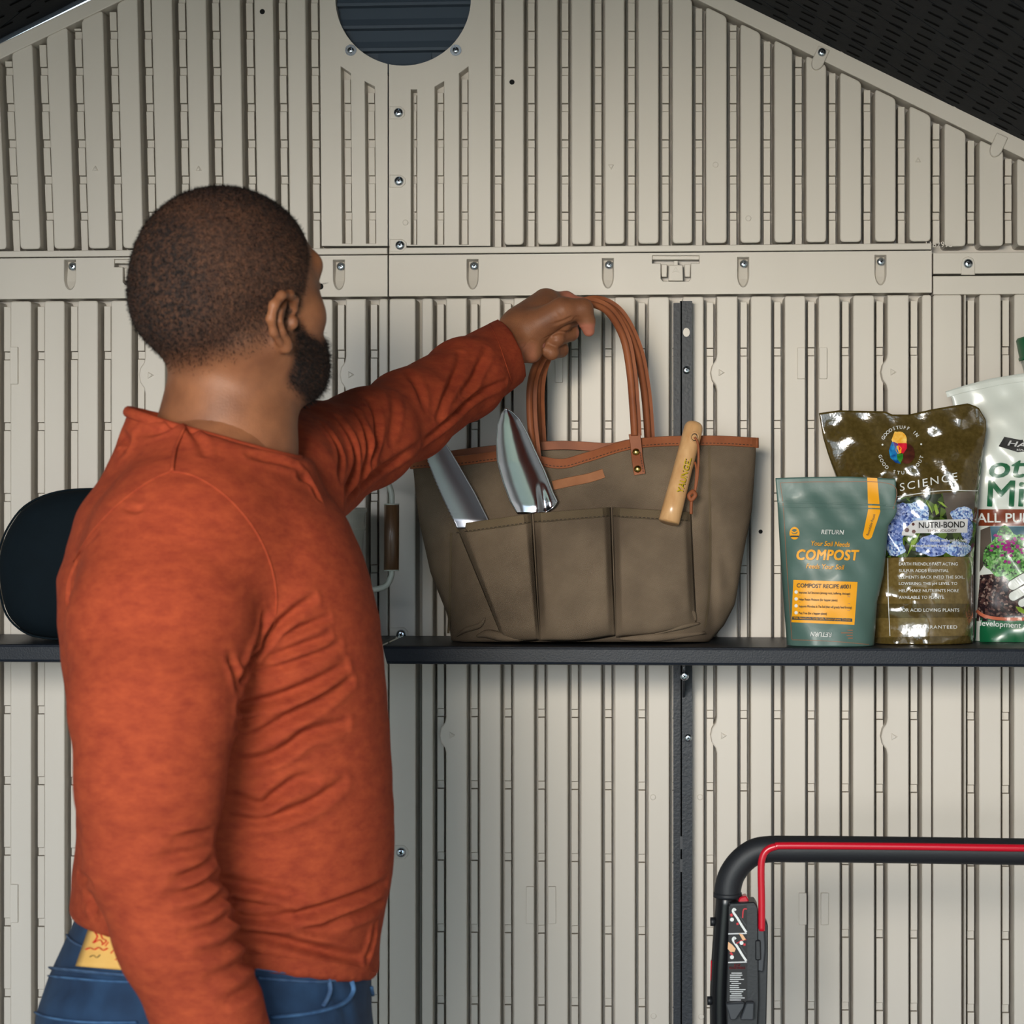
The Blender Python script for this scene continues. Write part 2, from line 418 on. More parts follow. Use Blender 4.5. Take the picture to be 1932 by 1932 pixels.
# ---- gable
def kx_left(x, y): return x+(y-463)*np.interp(x, [-600, 25, 219, 594, 731], [0.06, 0.045, 0.026, 0.010, 0.007])
def kx_none(x, y): return x
def roofl(x): return 89-0.482*x            # underside of the roof on the wall
def roofr(x): return (x-1377)*0.486
def gable(name, label, x0, x1, grooves, topfn, kx, bot0=464.5):
    pan = MB(); xs = np.linspace(x0, x1, 9)
    q = [(x0, hz(x0, 481)), (x1, hz(x1, 481))]+[(kx(x, topfn(x)), topfn(x)-36) for x in xs[::-1]]
    pan.add([W(*v, YB) for v in q], [tuple(range(len(q)))])
    for gx in grooves: floor_strips(pan, gx, topfn(gx)+8, hz(gx, bot0+2), RG, kx)
    o = pan.build(name, WM, wall); o['label'] = label
    # bottom rail and raking rail
    x1r = min(x1, 1757.5)
    raised([(x0, hz(x0, 467.5)), (x1r, hz(x1r, 467.5)), (x1r, hz(x1r, 479.5)), (x0, hz(x0, 479.5))], -0.001, YB, 0, 1.5, 0).build('bottom_rail', WM, o)
    return o
def top_l(x): return roofl(x)+26
def top_r(x): return roofr(x)+31
ggl = [25-64.5*k for k in range(8, 0, -1)]+[25, 89, 154, 219, 283, 347, 410, 473, 534, 594]
ggr = [938, 1001, 1065, 1128, 1191, 1255.5, 1319, 1384, 1448, 1508, 1572, 1638, 1703, 1769, 1835, 1906]+[1906+66*k for k in range(1, 6)]
PKX = 757; VCX, VCY, VR = 760.5, -4, 128
gL = gable('gable_panel', 'left half of the ribbed gable', -620, 731, ggl, lambda x: max(top_l(x), -250), kx_left)
gR = gable('gable_panel', 'right half of the ribbed gable', 734, 2310, ggr, lambda x: max(top_r(x), -250), kx_none)
ed = [-620]+[v for g in ggl for v in (g-13, g+13)]
for a, b in list(zip(ed[0::2], ed[1::2])):
    ta, tb = max(top_l(a), -250), max(top_l(b), -250); ta, tb = ta+3, tb+3
    ya, yb_ = hz(a, 464), hz(b, 464)
    rib(gL, [(kx_left(a, ta), ta), (kx_left(a, ya), ya), (kx_left(b, yb_), yb_), (kx_left(b, tb), tb)], 1.4, 8)
ed = [v for g in ggr for v in (g-13, g+13)][1:]+[2310]
for a, b in list(zip(ed[0::2], ed[1::2])):
    ta, tb = max(top_r(a), -250)+3, max(top_r(b), -250)+3
    bt = 464 if a < 1740 else 474
    rib(gR, [(a, ta), (a, hz(a, bt)), (b, hz(b, bt)), (b, tb)], 1.4, 8)
# raking rails under the roof
raised([(-620, roofl(-620)-6), (-620, top_l(-620)-1), (kx_left(PKX, -260), top_l(PKX)-1), (PKX, roofl(PKX)-6)], -0.003, YB, 0, 2, 0).build('raking_rail', WM, gL)
raised([(2310, roofr(2310)-6), (2310, top_r(2310)-1), (PKX, top_r(PKX)-1), (PKX, roofr(PKX)-6)], -0.003, YB, 0, 2, 0).build('raking_rail', WM, gR)
# surround of the round vent with its short grooves
def slot(gx, hw, t0, t1, bot): return [(gx-hw, t0), (gx-hw, bot), (gx+hw, bot), (gx+hw, t1)]
vc = circle(VCX, VCY, VR, 72)
def surround(pan, x0, x1, slots, kx, side):
    mb = MB(); bot = 464
    arc = [p for p in vc if (p[0] < 732.5 if side < 0 else p[0] > 732.5)]
    ang = lambda p: math.atan2(p[1]-VCY, p[0]-VCX)
    cutb = (732.5, VCY+math.sqrt(VR**2-(732.5-VCX)**2)); cutt = (732.5, VCY-math.sqrt(VR**2-(732.5-VCX)**2))
    if side < 0:
        arc = sorted(arc, key=lambda p: p[1]); xs = 731.3
        out = [(kx(x0, -250), -250), (kx(x0, bot), bot), (xs, bot), (xs, cutb[1])]+arc[::-1]+[(xs, cutt[1]), (xs, -250)]
    else:
        arc = [p for p in vc if p[0] > 733.5]; arc = sorted(arc, key=lambda p: (ang(p)+2*math.pi-1.8) % (2*math.pi)); xs = 733.7
        # arc from lower seam point anticlockwise in image to the upper seam point
        out = [(xs, -250), (xs, cutt[1])]+arc[:: 1]+[(xs, cutb[1]), (xs, bot), (x1, bot), (x1, -250)]
    holes = [[(kx(q[0], q[1]), q[1]) for q in s] for s in slots]
    holed(out, holes, 0.0, mb)
    for h in holes: trough(h, 0.0, 0.026, 1.5, mb)
    for s in slots:
        gx = (s[0][0]+s[2][0])/2; hw = (s[2][0]-s[0][0])/2-4.2; y = max(s[0][1], s[3][1])+8
        for r in [q for q in RG if y+8 < q < 440]+[468]:
            for a, b, yf in ((y, min(r-8, 461), 0.015), (r-7, r+7, 0.0195)):
                if b < 462 and b-a > 3 and hw > 1.5: raised([(kx(gx-hw, a), a), (kx(gx+hw, a), a), (kx(gx+hw, b), b), (kx(gx-hw, b), b)], yf, 0.026, 0, 0.6, 0, mb)
            y = r+8
    bo = [(kx(x0, -250), -250), (kx(x0, bot), bot), (kx(x1, bot), bot), (kx(x1, -250), -250)]
    n = [W(*q, 0) for q in bo]+[W(*q, YB) for q in bo]
    mb.add(n, [(0, 1, 5, 4)[::-1] if side < 0 else (2, 3, 7, 6)[::-1], (1, 2, 6, 5)[::-1]])
    # rim of the opening
    a = [W(*q, 0) for q in arc]; b = [W(*q, 0.03) for q in arc]; m = len(arc)
    mb.add(a+b, [(k, k+1, m+k+1, m+k) for k in range(m-1) if np.hypot(arc[k][0]-arc[k+1][0], arc[k][1]-arc[k+1][1]) < 40])
    mb.build('vent_surround', WM, pan)
surround(gL, 607, 731, [slot(655, 10, 124, 138, 460), slot(700, 10, 152, 163, 460)], lambda x, y: x+(y-463)*0.008, -1)
surround(gR, 734, 925, [slot(781, 6.5, 168, 168, 462), slot(829, 9.5, 163, 152, 462), slot(875, 9.5, 138, 124, 462)], kx_none, 1)
for (x, y, d, pp) in [(180, 319, 'u', gL), (375, 319, 'u', gL), (1153, 314, 'd', gR), (1732, 303, 'u', gR)]: tri_mark(x, y, d, pp, 6.5)
for (x, y, pp) in [(1350, 311, gR), (1412, 412, gR), (765, 420, gR)]: boss(x, y, pp)
dark_hole(495, 22, gL); dark_hole(966, 155, gR)
for (x, y) in [(752, 213), (753, 342), (755, 463)]:
    raised([(735, y-12), (x+4, y-12), (x+12, y-5), (x+12, y+5), (x+4, y+12), (735, y+12)], -0.0016, 0.0006, 0, 1.3, 0).build('screw_tab', WM, gR)
    screw(x, y, -0.0018, 9.0, gR)
for (x, y, pp) in [(662, 95, gL), (860, 95, gR)]: screw(x, y, -0.001, 6.2, pp, True)
# screw pockets on the raking rail
for (cx, cy, scr) in [(1548, 106, True), (1884, 270, False)]:
    an = 0.42; ca, sa = math.cos(an), math.sin(an)
    b = [(cx+(q[0])*ca-(q[1]-14)*sa, cy+(q[0])*sa+(q[1]-14)*ca) for q in bullet(0, -1, 11.5, 44)]
    mb = MB(); raised(b, -0.0075, -0.001, 0, 2.0, 0, mb); mb.build('screw_pocket', WM, gR)
    if scr: screw(cx+2, cy-5, -0.0080, 8, gR)
# tab at the right and the part number moulded into the gable
raised([(1760.5, 477), (2310, hz(2310, 477, 1780)), (2310, hz(2310, 517, 1780)), (1760.5, 517)], -0.002, YB, 0, 1.5, 0).build('bottom_rail', WM, gR)
raised([(1813, 519), (1813, 497), (1817, 488), (1826, 484), (1835, 488), (1839, 497), (1839, 519)], -0.0036, -0.001, 0, 1.5, 0).build('screw_tab', WM, gR)
screw(1826, 498, -0.004, 9, gR)

# text helper -------------------------------------------------------
def text_px(body, size, bold=0.0, shear=0.0, align='CENTER', spacing=1.0):
    """outline of a line of type as 2-D verts (unit: pixels, y up) and faces"""
    cu = bpy.data.curves.new('t', 'FONT'); cu.body = body; cu.size = 1.0; cu.align_x = align
    cu.shear = shear; cu.space_character = spacing; cu.fill_mode = 'FRONT'; cu.resolution_u = 3
    o = bpy.data.objects.new('t', cu); COL.objects.link(o)
    dg = bpy.context.evaluated_depsgraph_get(); dg.update()
    me = bpy.data.meshes.new_from_object(o.evaluated_get(dg))
    v = np.array([x.co[:2] for x in me.vertices])*size if len(me.vertices) else np.zeros((0, 2))
    f = [tuple(p.vertices) for p in me.polygons]
    if size > 9 and len(v):      # fine triangles so that big letters follow a curved film
        bm = bmesh.new(); bm.from_mesh(me); bmesh.ops.triangulate(bm, faces=bm.faces[:])
        for _ in range(5):
            ed_ = [e for e in bm.edges if e.calc_length()*size > 4.5]
            if not ed_: break
            bmesh.ops.subdivide_edges(bm, edges=ed_, cuts=1); bmesh.ops.triangulate(bm, faces=bm.faces[:])
        bm.verts.ensure_lookup_table(); bm.verts.index_update()
        v = np.array([x.co[:2] for x in bm.verts])*size; f = [tuple(q.index for q in fc.verts) for fc in bm.faces]; bm.free()
    if bold and len(v):          # heavier strokes: the same outline laid down again a hair to the sides
        b = bold*size*0.9; n = len(v)
        f = [tuple(i+k*n for i in q) for k in range(5) for q in f]
        v = np.concatenate([v+np.array(d)*b for d in ((0, 0), (-1, -.5), (1, .5), (-.7, .7), (.7, -.7))])
    bpy.data.objects.remove(o); bpy.data.curves.remove(cu); bpy.data.meshes.remove(me)
    return v, f
def place_text(body, size, cx, cy, rot, surf, matl, parent, name='lettering', lift=0.0012, fitw=None, squeeze=1.0, **kw):
    """lays type on surf(px,py)->depth, centred at a pixel, turned by rot degrees"""
    v, f = text_px(body, size, **kw)
    if not len(v): return
    if fitw: v[:, 0] *= fitw/(v[:, 0].max()-v[:, 0].min())
    v[:, 0] *= squeeze; v[:, 0] -= (v[:, 0].max()+v[:, 0].min())/2; v[:, 1] -= (v[:, 1].max()+v[:, 1].min())/2
    a = math.radians(rot); x = cx+v[:, 0]*math.cos(a)-v[:, 1]*math.sin(a); y = cy-(v[:, 0]*math.sin(a)+v[:, 1]*math.cos(a))
    return mk(name, PA(x, y, np.array([surf(p, q) for p, q in zip(x, y)])-lift), f, matl, parent)
place_text('1182998', 15, 1772, 461, 0, lambda x, y: 0.0, WM, gR, 'moulded_number', lift=0.0022, fitw=50)

# ---- the other walls, floor, roof
EVL, EVR = P(-800, 966).x, 0.86
pk = P(PKX, roofr(PKX), 0); zl = lambda x: P(0, 0, 0)
el = P(-800, roofl(-800), 0); er_x = EVR
_b = P(2250, roofr(2250), 0); erz = pk.z+(EVR-pk.x)*(_b.z-pk.z)/(_b.x-pk.x)
YO = -2.6
def slab(name, pts, th, m, kind='structure', label=None):
    n = len(pts); nrm = (Vector(pts[1])-Vector(pts[0])).cross(Vector(pts[2])-Vector(pts[0])).normalized()
    a = [Vector(p) for p in pts]; b = [p-nrm*th for p in a]
    o = mk(name, a+b, [tuple(range(n)), tuple(range(2*n-1, n-1, -1))]+[(k, k+n, (k+1) % n+n, (k+1) % n) for k in range(n)], m); o['kind'] = kind
    if label: o['label'] = label
    return o
slab('wall_left', [(EVL, YO, 0), (EVL, 0, 0), (EVL, 0, el.z), (EVL, YO, el.z)], 0.03, WM, label='beige side wall of the shed beyond the left edge')
slab('wall_right', [(EVR, 0, 0), (EVR, YO, 0), (EVR, YO, erz), (EVR, 0, erz)], 0.03, WM, label='beige side wall of the shed beyond the right edge')
fw = MB(); XL, XR, ZT = -1.48, 0.62, 2.30; zr_ = lambda x: (pk.z+(x-pk.x)*(erz-pk.z)/(EVR-pk.x)) if x > pk.x else (pk.z+(x-pk.x)*(el.z-pk.z)/(EVL-pk.x))
def fwp(q): n = len(q); fw.add([(x, YO, z) for x, z in q]+[(x, YO+.03, z) for x, z in q], [tuple(range(n)), tuple(range(2*n-1, n-1, -1))]+[(k, (k+1) % n, (k+1) % n+n, k+n)[::-1] for k in range(n)])
fwp([(EVL, 0), (XL, 0), (XL, zr_(XL)), (EVL, el.z)]); fwp([(XR, 0), (EVR, 0), (EVR, erz), (XR, zr_(XR))]); fwp([(XL, zr_(XL)), (XL+.001, min(ZT, zr_(XL)-.001)), (XR, min(ZT, zr_(XR)-.001)), (XR, zr_(XR)), (pk.x, pk.z)])
fwo = fw.build('added_wall_front', WM); fwo['kind'] = 'structure'; fwo['label'] = 'unseen front wall round the open doorway, added to limit the light'  # out of view; added to hold back sky light, mainly from the right
slab('floor', [(EVL-.05, YO, 0), (EVR+.05, YO, 0), (EVR+.05, .05, 0), (EVL-.05, .05, 0)], 0.05, M['floor'], label='grey floor of the shed')
gd = mk('ground', [(-12, -16, -0.06), (12, -16, -0.06), (12, YO, -0.06), (-12, YO, -0.06)], [(0, 1, 2, 3)], M['ground']); gd['kind'] = 'structure'; gd['label'] = 'lawn outside the open shed'
slab('wall_gap_shade', [(EVL, YB+.001, 0), (EVR, YB+.001, 0), (EVR, YB+.001, erz), (pk.x, YB+.001, pk.z), (EVL, YB+.001, el.z)], 0.02, M['hole'], label='black sheet behind the wall panels that darkens the gaps')  # added black sheet so that the gaps between panels look shaded

def roof_side(name, label, A, B, s0, s1, y1):
    """roof slope: A ridge point, B eave point on the wall; strips and slots between arc lengths s0..s1 and the wall..y1"""
    A = Vector(A); B = Vector(B); sd = (B-A).normalized(); Ls = (B-A).length; yd = Vector((0, -1, 0))
    nrm = sd.cross(yd); nrm = nrm if nrm.z < 0 else -nrm
    ct = thing(name, label, None, kind='structure')
    up = -nrm*0.012
    base = [A+up-yd*0.05, B+up-yd*0.05, B+up+yd*-YO, A+up+yd*-YO]; th = -nrm*0.03
    mk('roof_sheet', base+[p+th for p in base], [(0, 1, 2, 3), (7, 6, 5, 4), (0, 4, 5, 1), (1, 5, 6, 2), (2, 6, 7, 3), (3, 7, 4, 0)], M['roof'], ct)
    k = 0.57; wd = 0.18     # strips lean in the slope: s grows as t shrinks
    def pt(s, t, h): return A+sd*s+yd*t+nrm*h-nrm*0.004
    i0 = int((s0)/wd)-1; i1 = int((s1+y1/k)/wd)+1
    slots = MB()
    for i in range(i0, i1):
        c0 = i*wd+0.003; c1 = (i+1)*wd-0.003     # strip lies between lines s + t/k = c0 and c1
        poly = []
        def clip(poly, f):
            out = []
            for a, b in zip(poly, poly[1:]+poly[:1]):
                fa, fb = f(a), f(b)
                if fa >= 0: out.append(a)
                if (fa >= 0) != (fb >= 0):
                    q = fa/(fa-fb); out.append((a[0]+(b[0]-a[0])*q, a[1]+(b[1]-a[1])*q))
            return out
        poly = [(s0, 0.0), (s1, 0.0), (s1, y1), (s0, y1)]
        for f in (lambda p: p[0]+p[1]/k-c0, lambda p: c1-p[0]-p[1]/k): poly = clip(poly, f)
        if len(poly) < 3: continue
        n = len(poly); lo = [pt(s, t, 0.002) for s, t in poly]; hi = [pt(s, t, -0.006) for s, t in poly]
        mk('roof_strip', lo+hi, [tuple(range(n)), tuple(range(2*n-1, n-1, -1))]+[(a, a+n, (a+1) % n+n, (a+1) % n) for a in range(n)], M['roof'], ct)
    ns = int((s1-s0)/0.039); ntt = int(y1/0.041)
    for a in range(ns):
        for b in range(ntt):
            s = s0+(a+0.5)*0.039; t = 0.02+b*0.041+((a*0.013) % 0.041)
            l, h = 0.0105, 0.0022
            q = [(s-l, t-h), (s-l*0.8, t-h*1.5), (s+l*0.8, t-h*1.5), (s+l, t-h), (s+l, t+h), (s+l*0.8, t+h*1.5), (s-l*0.8, t+h*1.5), (s-l, t+h)]
            slots.add([pt(x, z, 0.0026) for x, z in q], [tuple(range(8))])
    so = slots.build('slot_shade', M['roofslot'], ct); so['kind'] = 'stuff'
    return ct
rA = (pk.x, 0, pk.z)
roof_side('ceiling_right', 'dark slotted underside of the right roof slope', rA, (EVR+.1, 0, erz+.1*(_b.z-pk.z)/(_b.x-pk.x)), 0.32, 1.18, 0.85)
roof_side('ceiling_left', 'dark slotted underside of the left roof slope', rA, (EVL-.1, 0, el.z-.048), 0.42, 1.1, 0.55)

# ---- round vent
vt = thing('gable_vent', 'round slate-blue louvred vent in the gable', 'vent', P(VCX, VCY, 0.02), kind=None)
mb = MB(); rr = (VR+3)/1300; c = P(VCX, VCY, 0.0)
a = [(c.x+rr*math.cos(t), 0.0240, c.z+rr*math.sin(t)) for t in np.linspace(0, 2*math.pi, 48, endpoint=False)]
mb.add(a, [tuple(range(48))[::-1]]); mb.build('back_plate', M['vent'], vt)
for k in range(-3, 4):
    zt = P(VCX, 8+k*43, 0).z; zb = P(VCX, 8+(k+1)*43, 0).z
    zm = (zt+zb)/2-c.z
    hw = math.sqrt(max(rr*rr-zm*zm, 0))*0.985
    if hw < 0.02: continue
    x0, x1 = c.x-hw, c.x+hw; h = zt-zb
    prof = [(0.0225, zt), (0.0195, zt-h*0.5), (0.0125, zb+0.0062), (0.0110, zb+0.0056), (0.0110, zb+0.0012), (0.0225, zb+0.0002)]
    n = len(prof); vs = [(x0, p[0], p[1]) for p in prof]+[(x1, p[0], p[1]) for p in prof]
    mk('louver', vs, [(i, n+i, n+i+1, i+1) for i in range(n-1)]+[tuple(range(n)), tuple(range(2*n-1, n-1, -1))], M['vent'], vt)

# ---- steel upright and shelves
post = thing('steel_upright', 'hammered charcoal steel upright fixed to the wall behind the shelf', 'post', P(1290, BOT, -0.01))
def upright(y0, y1, nm):
    a, b = P(1284, y0, -0.032), P(1306, y1, -0.032); x0, x1 = a.x, b.x; t = 0.003
    mb = MB(); mb.box((x0, -0.032, b.z), (x1, -0.029, a.z)); mb.box((x0-0.001, -0.032, b.z), (x0+t-.001, -0.0005, a.z)); mb.box((x0-.0105, -0.0035, b.z), (x0, -0.0005, a.z)); mb.box((x1-t, -0.030, b.z), (x1, -0.0005, a.z))
    return mb.build(nm, M['steel'], post)
u1 = upright(568, BOT-1, 'channel')
mb = MB(); mb.add([P(*q, -0.0325) for q in [(1295+6.5*math.cos(t), 627+8.5*math.sin(t)) for t in np.linspace(0, 2*math.pi, 16, endpoint=False)]], [tuple(range(16))[::-1]])
mb.build('bolt_hole', M['wall'], post)
for (x, y) in [(1295, 701), (1298, 1388)]: screw(x, y, -0.0325, 7.5, post)
for y in (1590, 1633):
    mb = MB(); mb.add([P(*q, -0.0325) for q in [(1283, y-12), (1288, y-12), (1288, y+12), (1283, y+12)]], [(0, 3, 2, 1)]); mb.build('slot', M['grey'], post)

SY = -0.245; SZ = P(1300, 1221, SY).z; SB = P(1300, 1256, SY).z
def shelf(x0, x1, label):
    t = thing('wall_shelf', label, 'shelf', ((x0+x1)/2, -0.12, SB))
    n = 10; mb = MB()
    pr = [(-0.002, SZ), (SY+0.004, SZ), (SY+0.001, SZ-0.001), (SY, SZ-0.004), (SY, SB+0.004), (SY+0.001, SB+0.001), (SY+0.004, SB), (SY+0.014, SB), (SY+0.014, SB+0.002), (SY+0.004, SB+0.003), (SY+0.003, SZ-0.004), (-0.002, SZ-0.004)]
    n = len(pr); ch = 0.006
    vs = [(x0+(ch*(SZ-z)/(SZ-SB)), y, z) for y, z in pr]+[(x1-(ch*(SZ-z)/(SZ-SB)), y, z) for y, z in pr]
    mb.add(vs, [(i, (i+1) % n, n+(i+1) % n, n+i) for i in range(n)]+[tuple(range(n))[::-1], tuple(range(n, 2*n))])
    mb.build('shelf_tray', M['shelf'], t)
    return t
xs = P(722, 1220, SY).x
sh = shelf(xs, EVR-0.02, 'long navy-black steel shelf carrying the tote bag and soil bags')
shl = shelf(-1.45, xs-0.012, 'navy-black steel shelf running behind the man')
for px in (1290,):
    mb = MB(); a = P(px, 1256, -0.1)
    x = a.x; vs = []
    for dx in (-0.0015, 0.0015): vs += [(x+dx, -0.033, SZ-.005), (x+dx, SY+0.02, SZ-.005), (x+dx, SY+0.02, SZ-.018), (x+dx, -0.033, SZ-0.085)]
    mb.add(vs, [(0, 1, 2, 3), (7, 6, 5, 4), (0, 4, 5, 1), (1, 5, 6, 2), (2, 6, 7, 3), (3, 7, 4, 0)]); mb.build('bracket', M['steel'], sh)
    screw(px, 1259, -0.17, 8, sh)
# ================================================================== THINGS ON THE SHELF
SHZ = SZ        # shelf surface height
# ------------------------------------------------------------------ tote bag
BL = [(840, 777), (880, 779), (980, 790), (1080, 812), (1160, 844), (1211, 852)]
BR = [(820, 1427), (860, 1426), (960, 1419), (1060, 1400), (1140, 1387), (1180, 1366), (1211, 1338)]
BTF = [(770, 866), (870, 860), (950, 851), (1010, 859), (1060, 866), (1110, 853), (1200, 828), (1330, 822), (1430, 826)]
BTB = [(770, 864), (870, 848), (960, 838), (1060, 832), (1150, 836), (1200, 828), (1330, 822), (1430, 826)]
def bag_uv(px, py):
    l, r = interp(py, BL), interp(py, BR); u = np.clip((px-l)/(r-l), 0, 1)
    v = np.clip((1211-py)/(1211-interp(px, BTF)), 0, 1); return u, v
def bag_front(px, py):
    u, v = bag_uv(px, py); th = 0.082*(1-v)**0.8*1.0+0.034*v
    th = np.where(v < 0.06, th*(0.86+0.14*np.sqrt(np.clip(v/0.06, 0, 1))), th)
    y = -0.132-th*np.clip(1-np.abs(2*u-1)**2.6, 0, 1)**0.62
    y = y+0.0035*np.sin(px/37.0+py/61.0)*(1-v)*np.sin(np.pi*u)+0.002*np.sin(py/23.0-px/80.0)*np.sin(np.pi*u)
    # crease right of the pockets and along the left seam
    for (x0, y0, x1, y1, wd, dp) in [(1340, 960, 1345, 1190, 9, 0.007), (1352, 1000, 1375, 1100, 12, 0.005), (851, 1010, 848, 1180, 6, 0.005), (1200, 930, 1290, 935, 30, 0.004)]:
        t = np.clip(((px-x0)*(x1-x0)+(py-y0)*(y1-y0))/((x1-x0)**2+(y1-y0)**2), 0, 1)
        d = np.hypot(px-x0-t*(x1-x0), py-y0-t*(y1-y0)); y = y+dp*np.exp(-(d/wd)**2)
    return y
def bag_back(u, v): return -0.128+0.055*(1-v)**0.8*np.clip(1-np.abs(2*u-1)**2.6, 0, 1)**0.62
bag = thing('tote_bag', 'olive canvas garden tote with tan leather trim and handles on the shelf', 'bag', P(1095, 1211, -0.13))
nu, nv = 110, 64
py = np.zeros((nv, nu)); px = np.zeros((nv, nu))
for j in range(nv):
    v = j/(nv-1)
    for it in range(3):
        if it == 0: px[j] = np.linspace(800, 1420, nu)
        py[j] = 1211-(1211-interp(px[j], BTF))*v
        l, r = interp(py[j], BL), interp(py[j], BR); px[j] = l+(r-l)*np.linspace(0, 1, nu)
yf = bag_front(px, py); Vf = PA(px, py, yf).reshape(-1, 3)
Vf[:, 2] = np.maximum(Vf[:, 2], SHZ+0.001)
uu = np.linspace(0, 1, nu)[None, :]*np.ones((nv, 1)); vv = np.linspace(0, 1, nv)[:, None]*np.ones((1, nu))
pyb = 1211-(1211-interp(px, BTB))*vv; Vb = PA(px, pyb, -0.13); Vb[..., 1] = bag_back(uu, vv)
Vb = Vb.reshape(-1, 3); Vb[:, 2] = np.maximum(Vb[:, 2], SHZ+0.001)
nV = nu*nv; fs = gridfaces(nu, nv)+[tuple(i+nV for i in f) for f in gridfaces(nu, nv, True)]
for j in range(nv-1):
    for i in (0, nu-1):
        a, b = j*nu+i, (j+1)*nu+i; q = (a, b, b+nV, a+nV); fs.append(q if i == 0 else q[::-1])
for i in range(nu-1): fs.append((i+nV, i+1+nV, i+1, i))
mk('bag_body', np.vstack([Vf, Vb]), fs, M['canvas'], bag, True)
def strip_on(surf, pts, wpx, lift, name, m, parent, sub=8, th=0.002):
    """a band of material lying on a surface along a pixel path"""
    q = np.array(catmull([np.array(p, float) for p in pts], sub)); n = len(q); V = []; F_ = []
    for i in range(n):
        t = q[min(i+1, n-1)]-q[max(i-1, 0)]; t = t/np.linalg.norm(t); nn = np.array([-t[1], t[0]])
        for s, l in ((-1, 0.0), (-0.92, 1.0), (0.92, 1.0), (1, 0.0)):
            x, y = q[i]+nn*s*wpx/2; V.append(PA(x, y, float(surf(x, y))-lift-th*l))
    for i in range(n-1):
        for k in range(3): F_.append((i*4+k, i*4+k+1, (i+1)*4+k+1, (i+1)*4+k))
    F_.append((0, 1, 2, 3)); F_.append(tuple((n-1)*4+k for k in (3, 2, 1, 0)))
    return mk(name, V, F_, m, parent)
def stitches(surf, pts, lift, parent, step=7, ln=4.2, wd=1.3, m=None, sub=12, name='stitching'):
    q = np.array(catmull([np.array(p, float) for p in pts], sub)); mb = MB()
    seg = np.hypot(*np.diff(q, axis=0).T); cum = np.append(0, np.cumsum(seg)); s = 0
    while s+ln < cum[-1]:
        a = [np.interp(s, cum, q[:, k]) for k in (0, 1)]; b = [np.interp(s+ln, cum, q[:, k]) for k in (0, 1)]
        d = np.array(b)-a; d = d/np.linalg.norm(d); n_ = np.array([-d[1], d[0]])*wd/2
        c = [a-n_, a+n_, b+n_, b-n_]; mb.add([PA(x, y, float(surf(x, y))-lift) for x, y in c], [(0, 1, 2, 3)]); s += step
    o = mb.build(name, m or M['thread'], parent); o['kind'] = 'stuff'; return o
rimf = [(x, y+9) for x, y in [(779, 866)]+BTF[1:-1]+[(1426, 826)]]
tr = strip_on(bag_front, rimf, 19, 0.001, 'front_trim', M['leather'], bag)
stitches(bag_front, [(x, y+5) for x, y in rimf], 0.0034, tr)
def back_y(x, y): u, v = bag_uv(x, y); return float(bag_back(u, 1.0))-0.001
strip_on(back_y, [(x, y+8) for x, y in [(800, 858)]+BTB[1:-1]+[(1424, 826)]], 17, 0.0, 'back_trim', M['leather'], bag)
for e, x in (('l', 779), ('r', 1426)):
    mb = MB(); y0 = 866 if e == 'l' else 826
    mb.tube([P(x, y0, -0.131), P(x, y0+19, -0.131)], 0.0042, 8); mb.build('trim_end', M['leather'], bag, True)
# seams of the front panel
for pts in ([(851, 1005), (850, 1080), (848, 1150), (846, 1195)], [(1338, 838), (1339, 940), (1340, 1050), (1337, 1130), (1330, 1185)]):
    strip_on(bag_front, pts, 4.5, 0.0, 'panel_seam', M['canvas_dark'], bag, th=0.0016)
# pockets
def pocket(label, lt, lb, rt, rb, top, bot, bulge):
    """corner columns at top and bottom, rows of the top edge at left/right"""
    n, m = 40, 44; V = np.zeros((m, n, 3)); X = np.zeros((m, n)); Y = np.zeros((m, n)); Z = np.zeros((m, n))
    for j in range(m):
        t = j/(m-1); u = np.linspace(0, 1, n)
        X[j] = (lt+(lb-lt)*t)*(1-u)+(rt+(rb-rt)*t)*u
        Y[j] = (top[0]*(1-u)+top[1]*u)*(1-t)+(bot[0]*(1-u)+bot[1]*u)*t+6*np.sin(np.pi*u)*t*t
        edge = np.clip(np.minimum(u, 1-u)/0.10, 0, 1); edge = edge*edge*(3-2*edge)
        end = np.clip((1-t)/0.12, 0, 1)**0.5
        wr = 0.0022*np.sin(Y[j]/15+X[j]/33+lt)*t*t+0.0016*np.sin(X[j]/11-Y[j]/47)*t**3+0.0013*np.sin(X[j]/29+Y[j]/19)
        Z[j] = bag_front(X[j], Y[j])-0.0022-(bulge*(0.55+0.45*np.sin(np.pi*min(t*1.1, 1)))*edge+wr*edge)*end
    V = PA(X, Y, Z).reshape(-1, 3); V[:, 2] = np.maximum(V[:, 2], SHZ+0.0015)
    o = mk('pocket', V, gridfaces(n, m, True), M['canvas'], bag, True); o['label'] = label
    sm = o.modifiers.new('thickness', 'SOLIDIFY'); sm.thickness = 0.0016; sm.offset = -1
    def surf(x, y):
        t = np.clip((y-(top[0]+top[1])/2)/((bot[0]+bot[1])/2-(top[0]+top[1])/2), 0, 1)
        l, r = lt+(lb-lt)*t, rt+(rb-rt)*t; u = np.clip((x-l)/(r-l), 0, 1)
        e = np.clip(min(u, 1-u)/0.10, 0, 1); e = e*e*(3-2*e)
        return float(bag_front(x, y))-0.0022-bulge*(0.55+0.45*math.sin(math.pi*min(t*1.1, 1)))*e-0.0025*e
    hem = [(lt+2, top[0]+9), ((lt+rt)/2, (top[0]+top[1])/2+9), (rt-2, top[1]+9)]
    h = strip_on(surf, hem, 18, 0.0, 'pocket_hem', M['canvas_dark'], o, th=0.0013)
    stitches(surf, [(x, y+7) for x, y in hem], 0.0022, h, step=8, ln=5)
    return surf
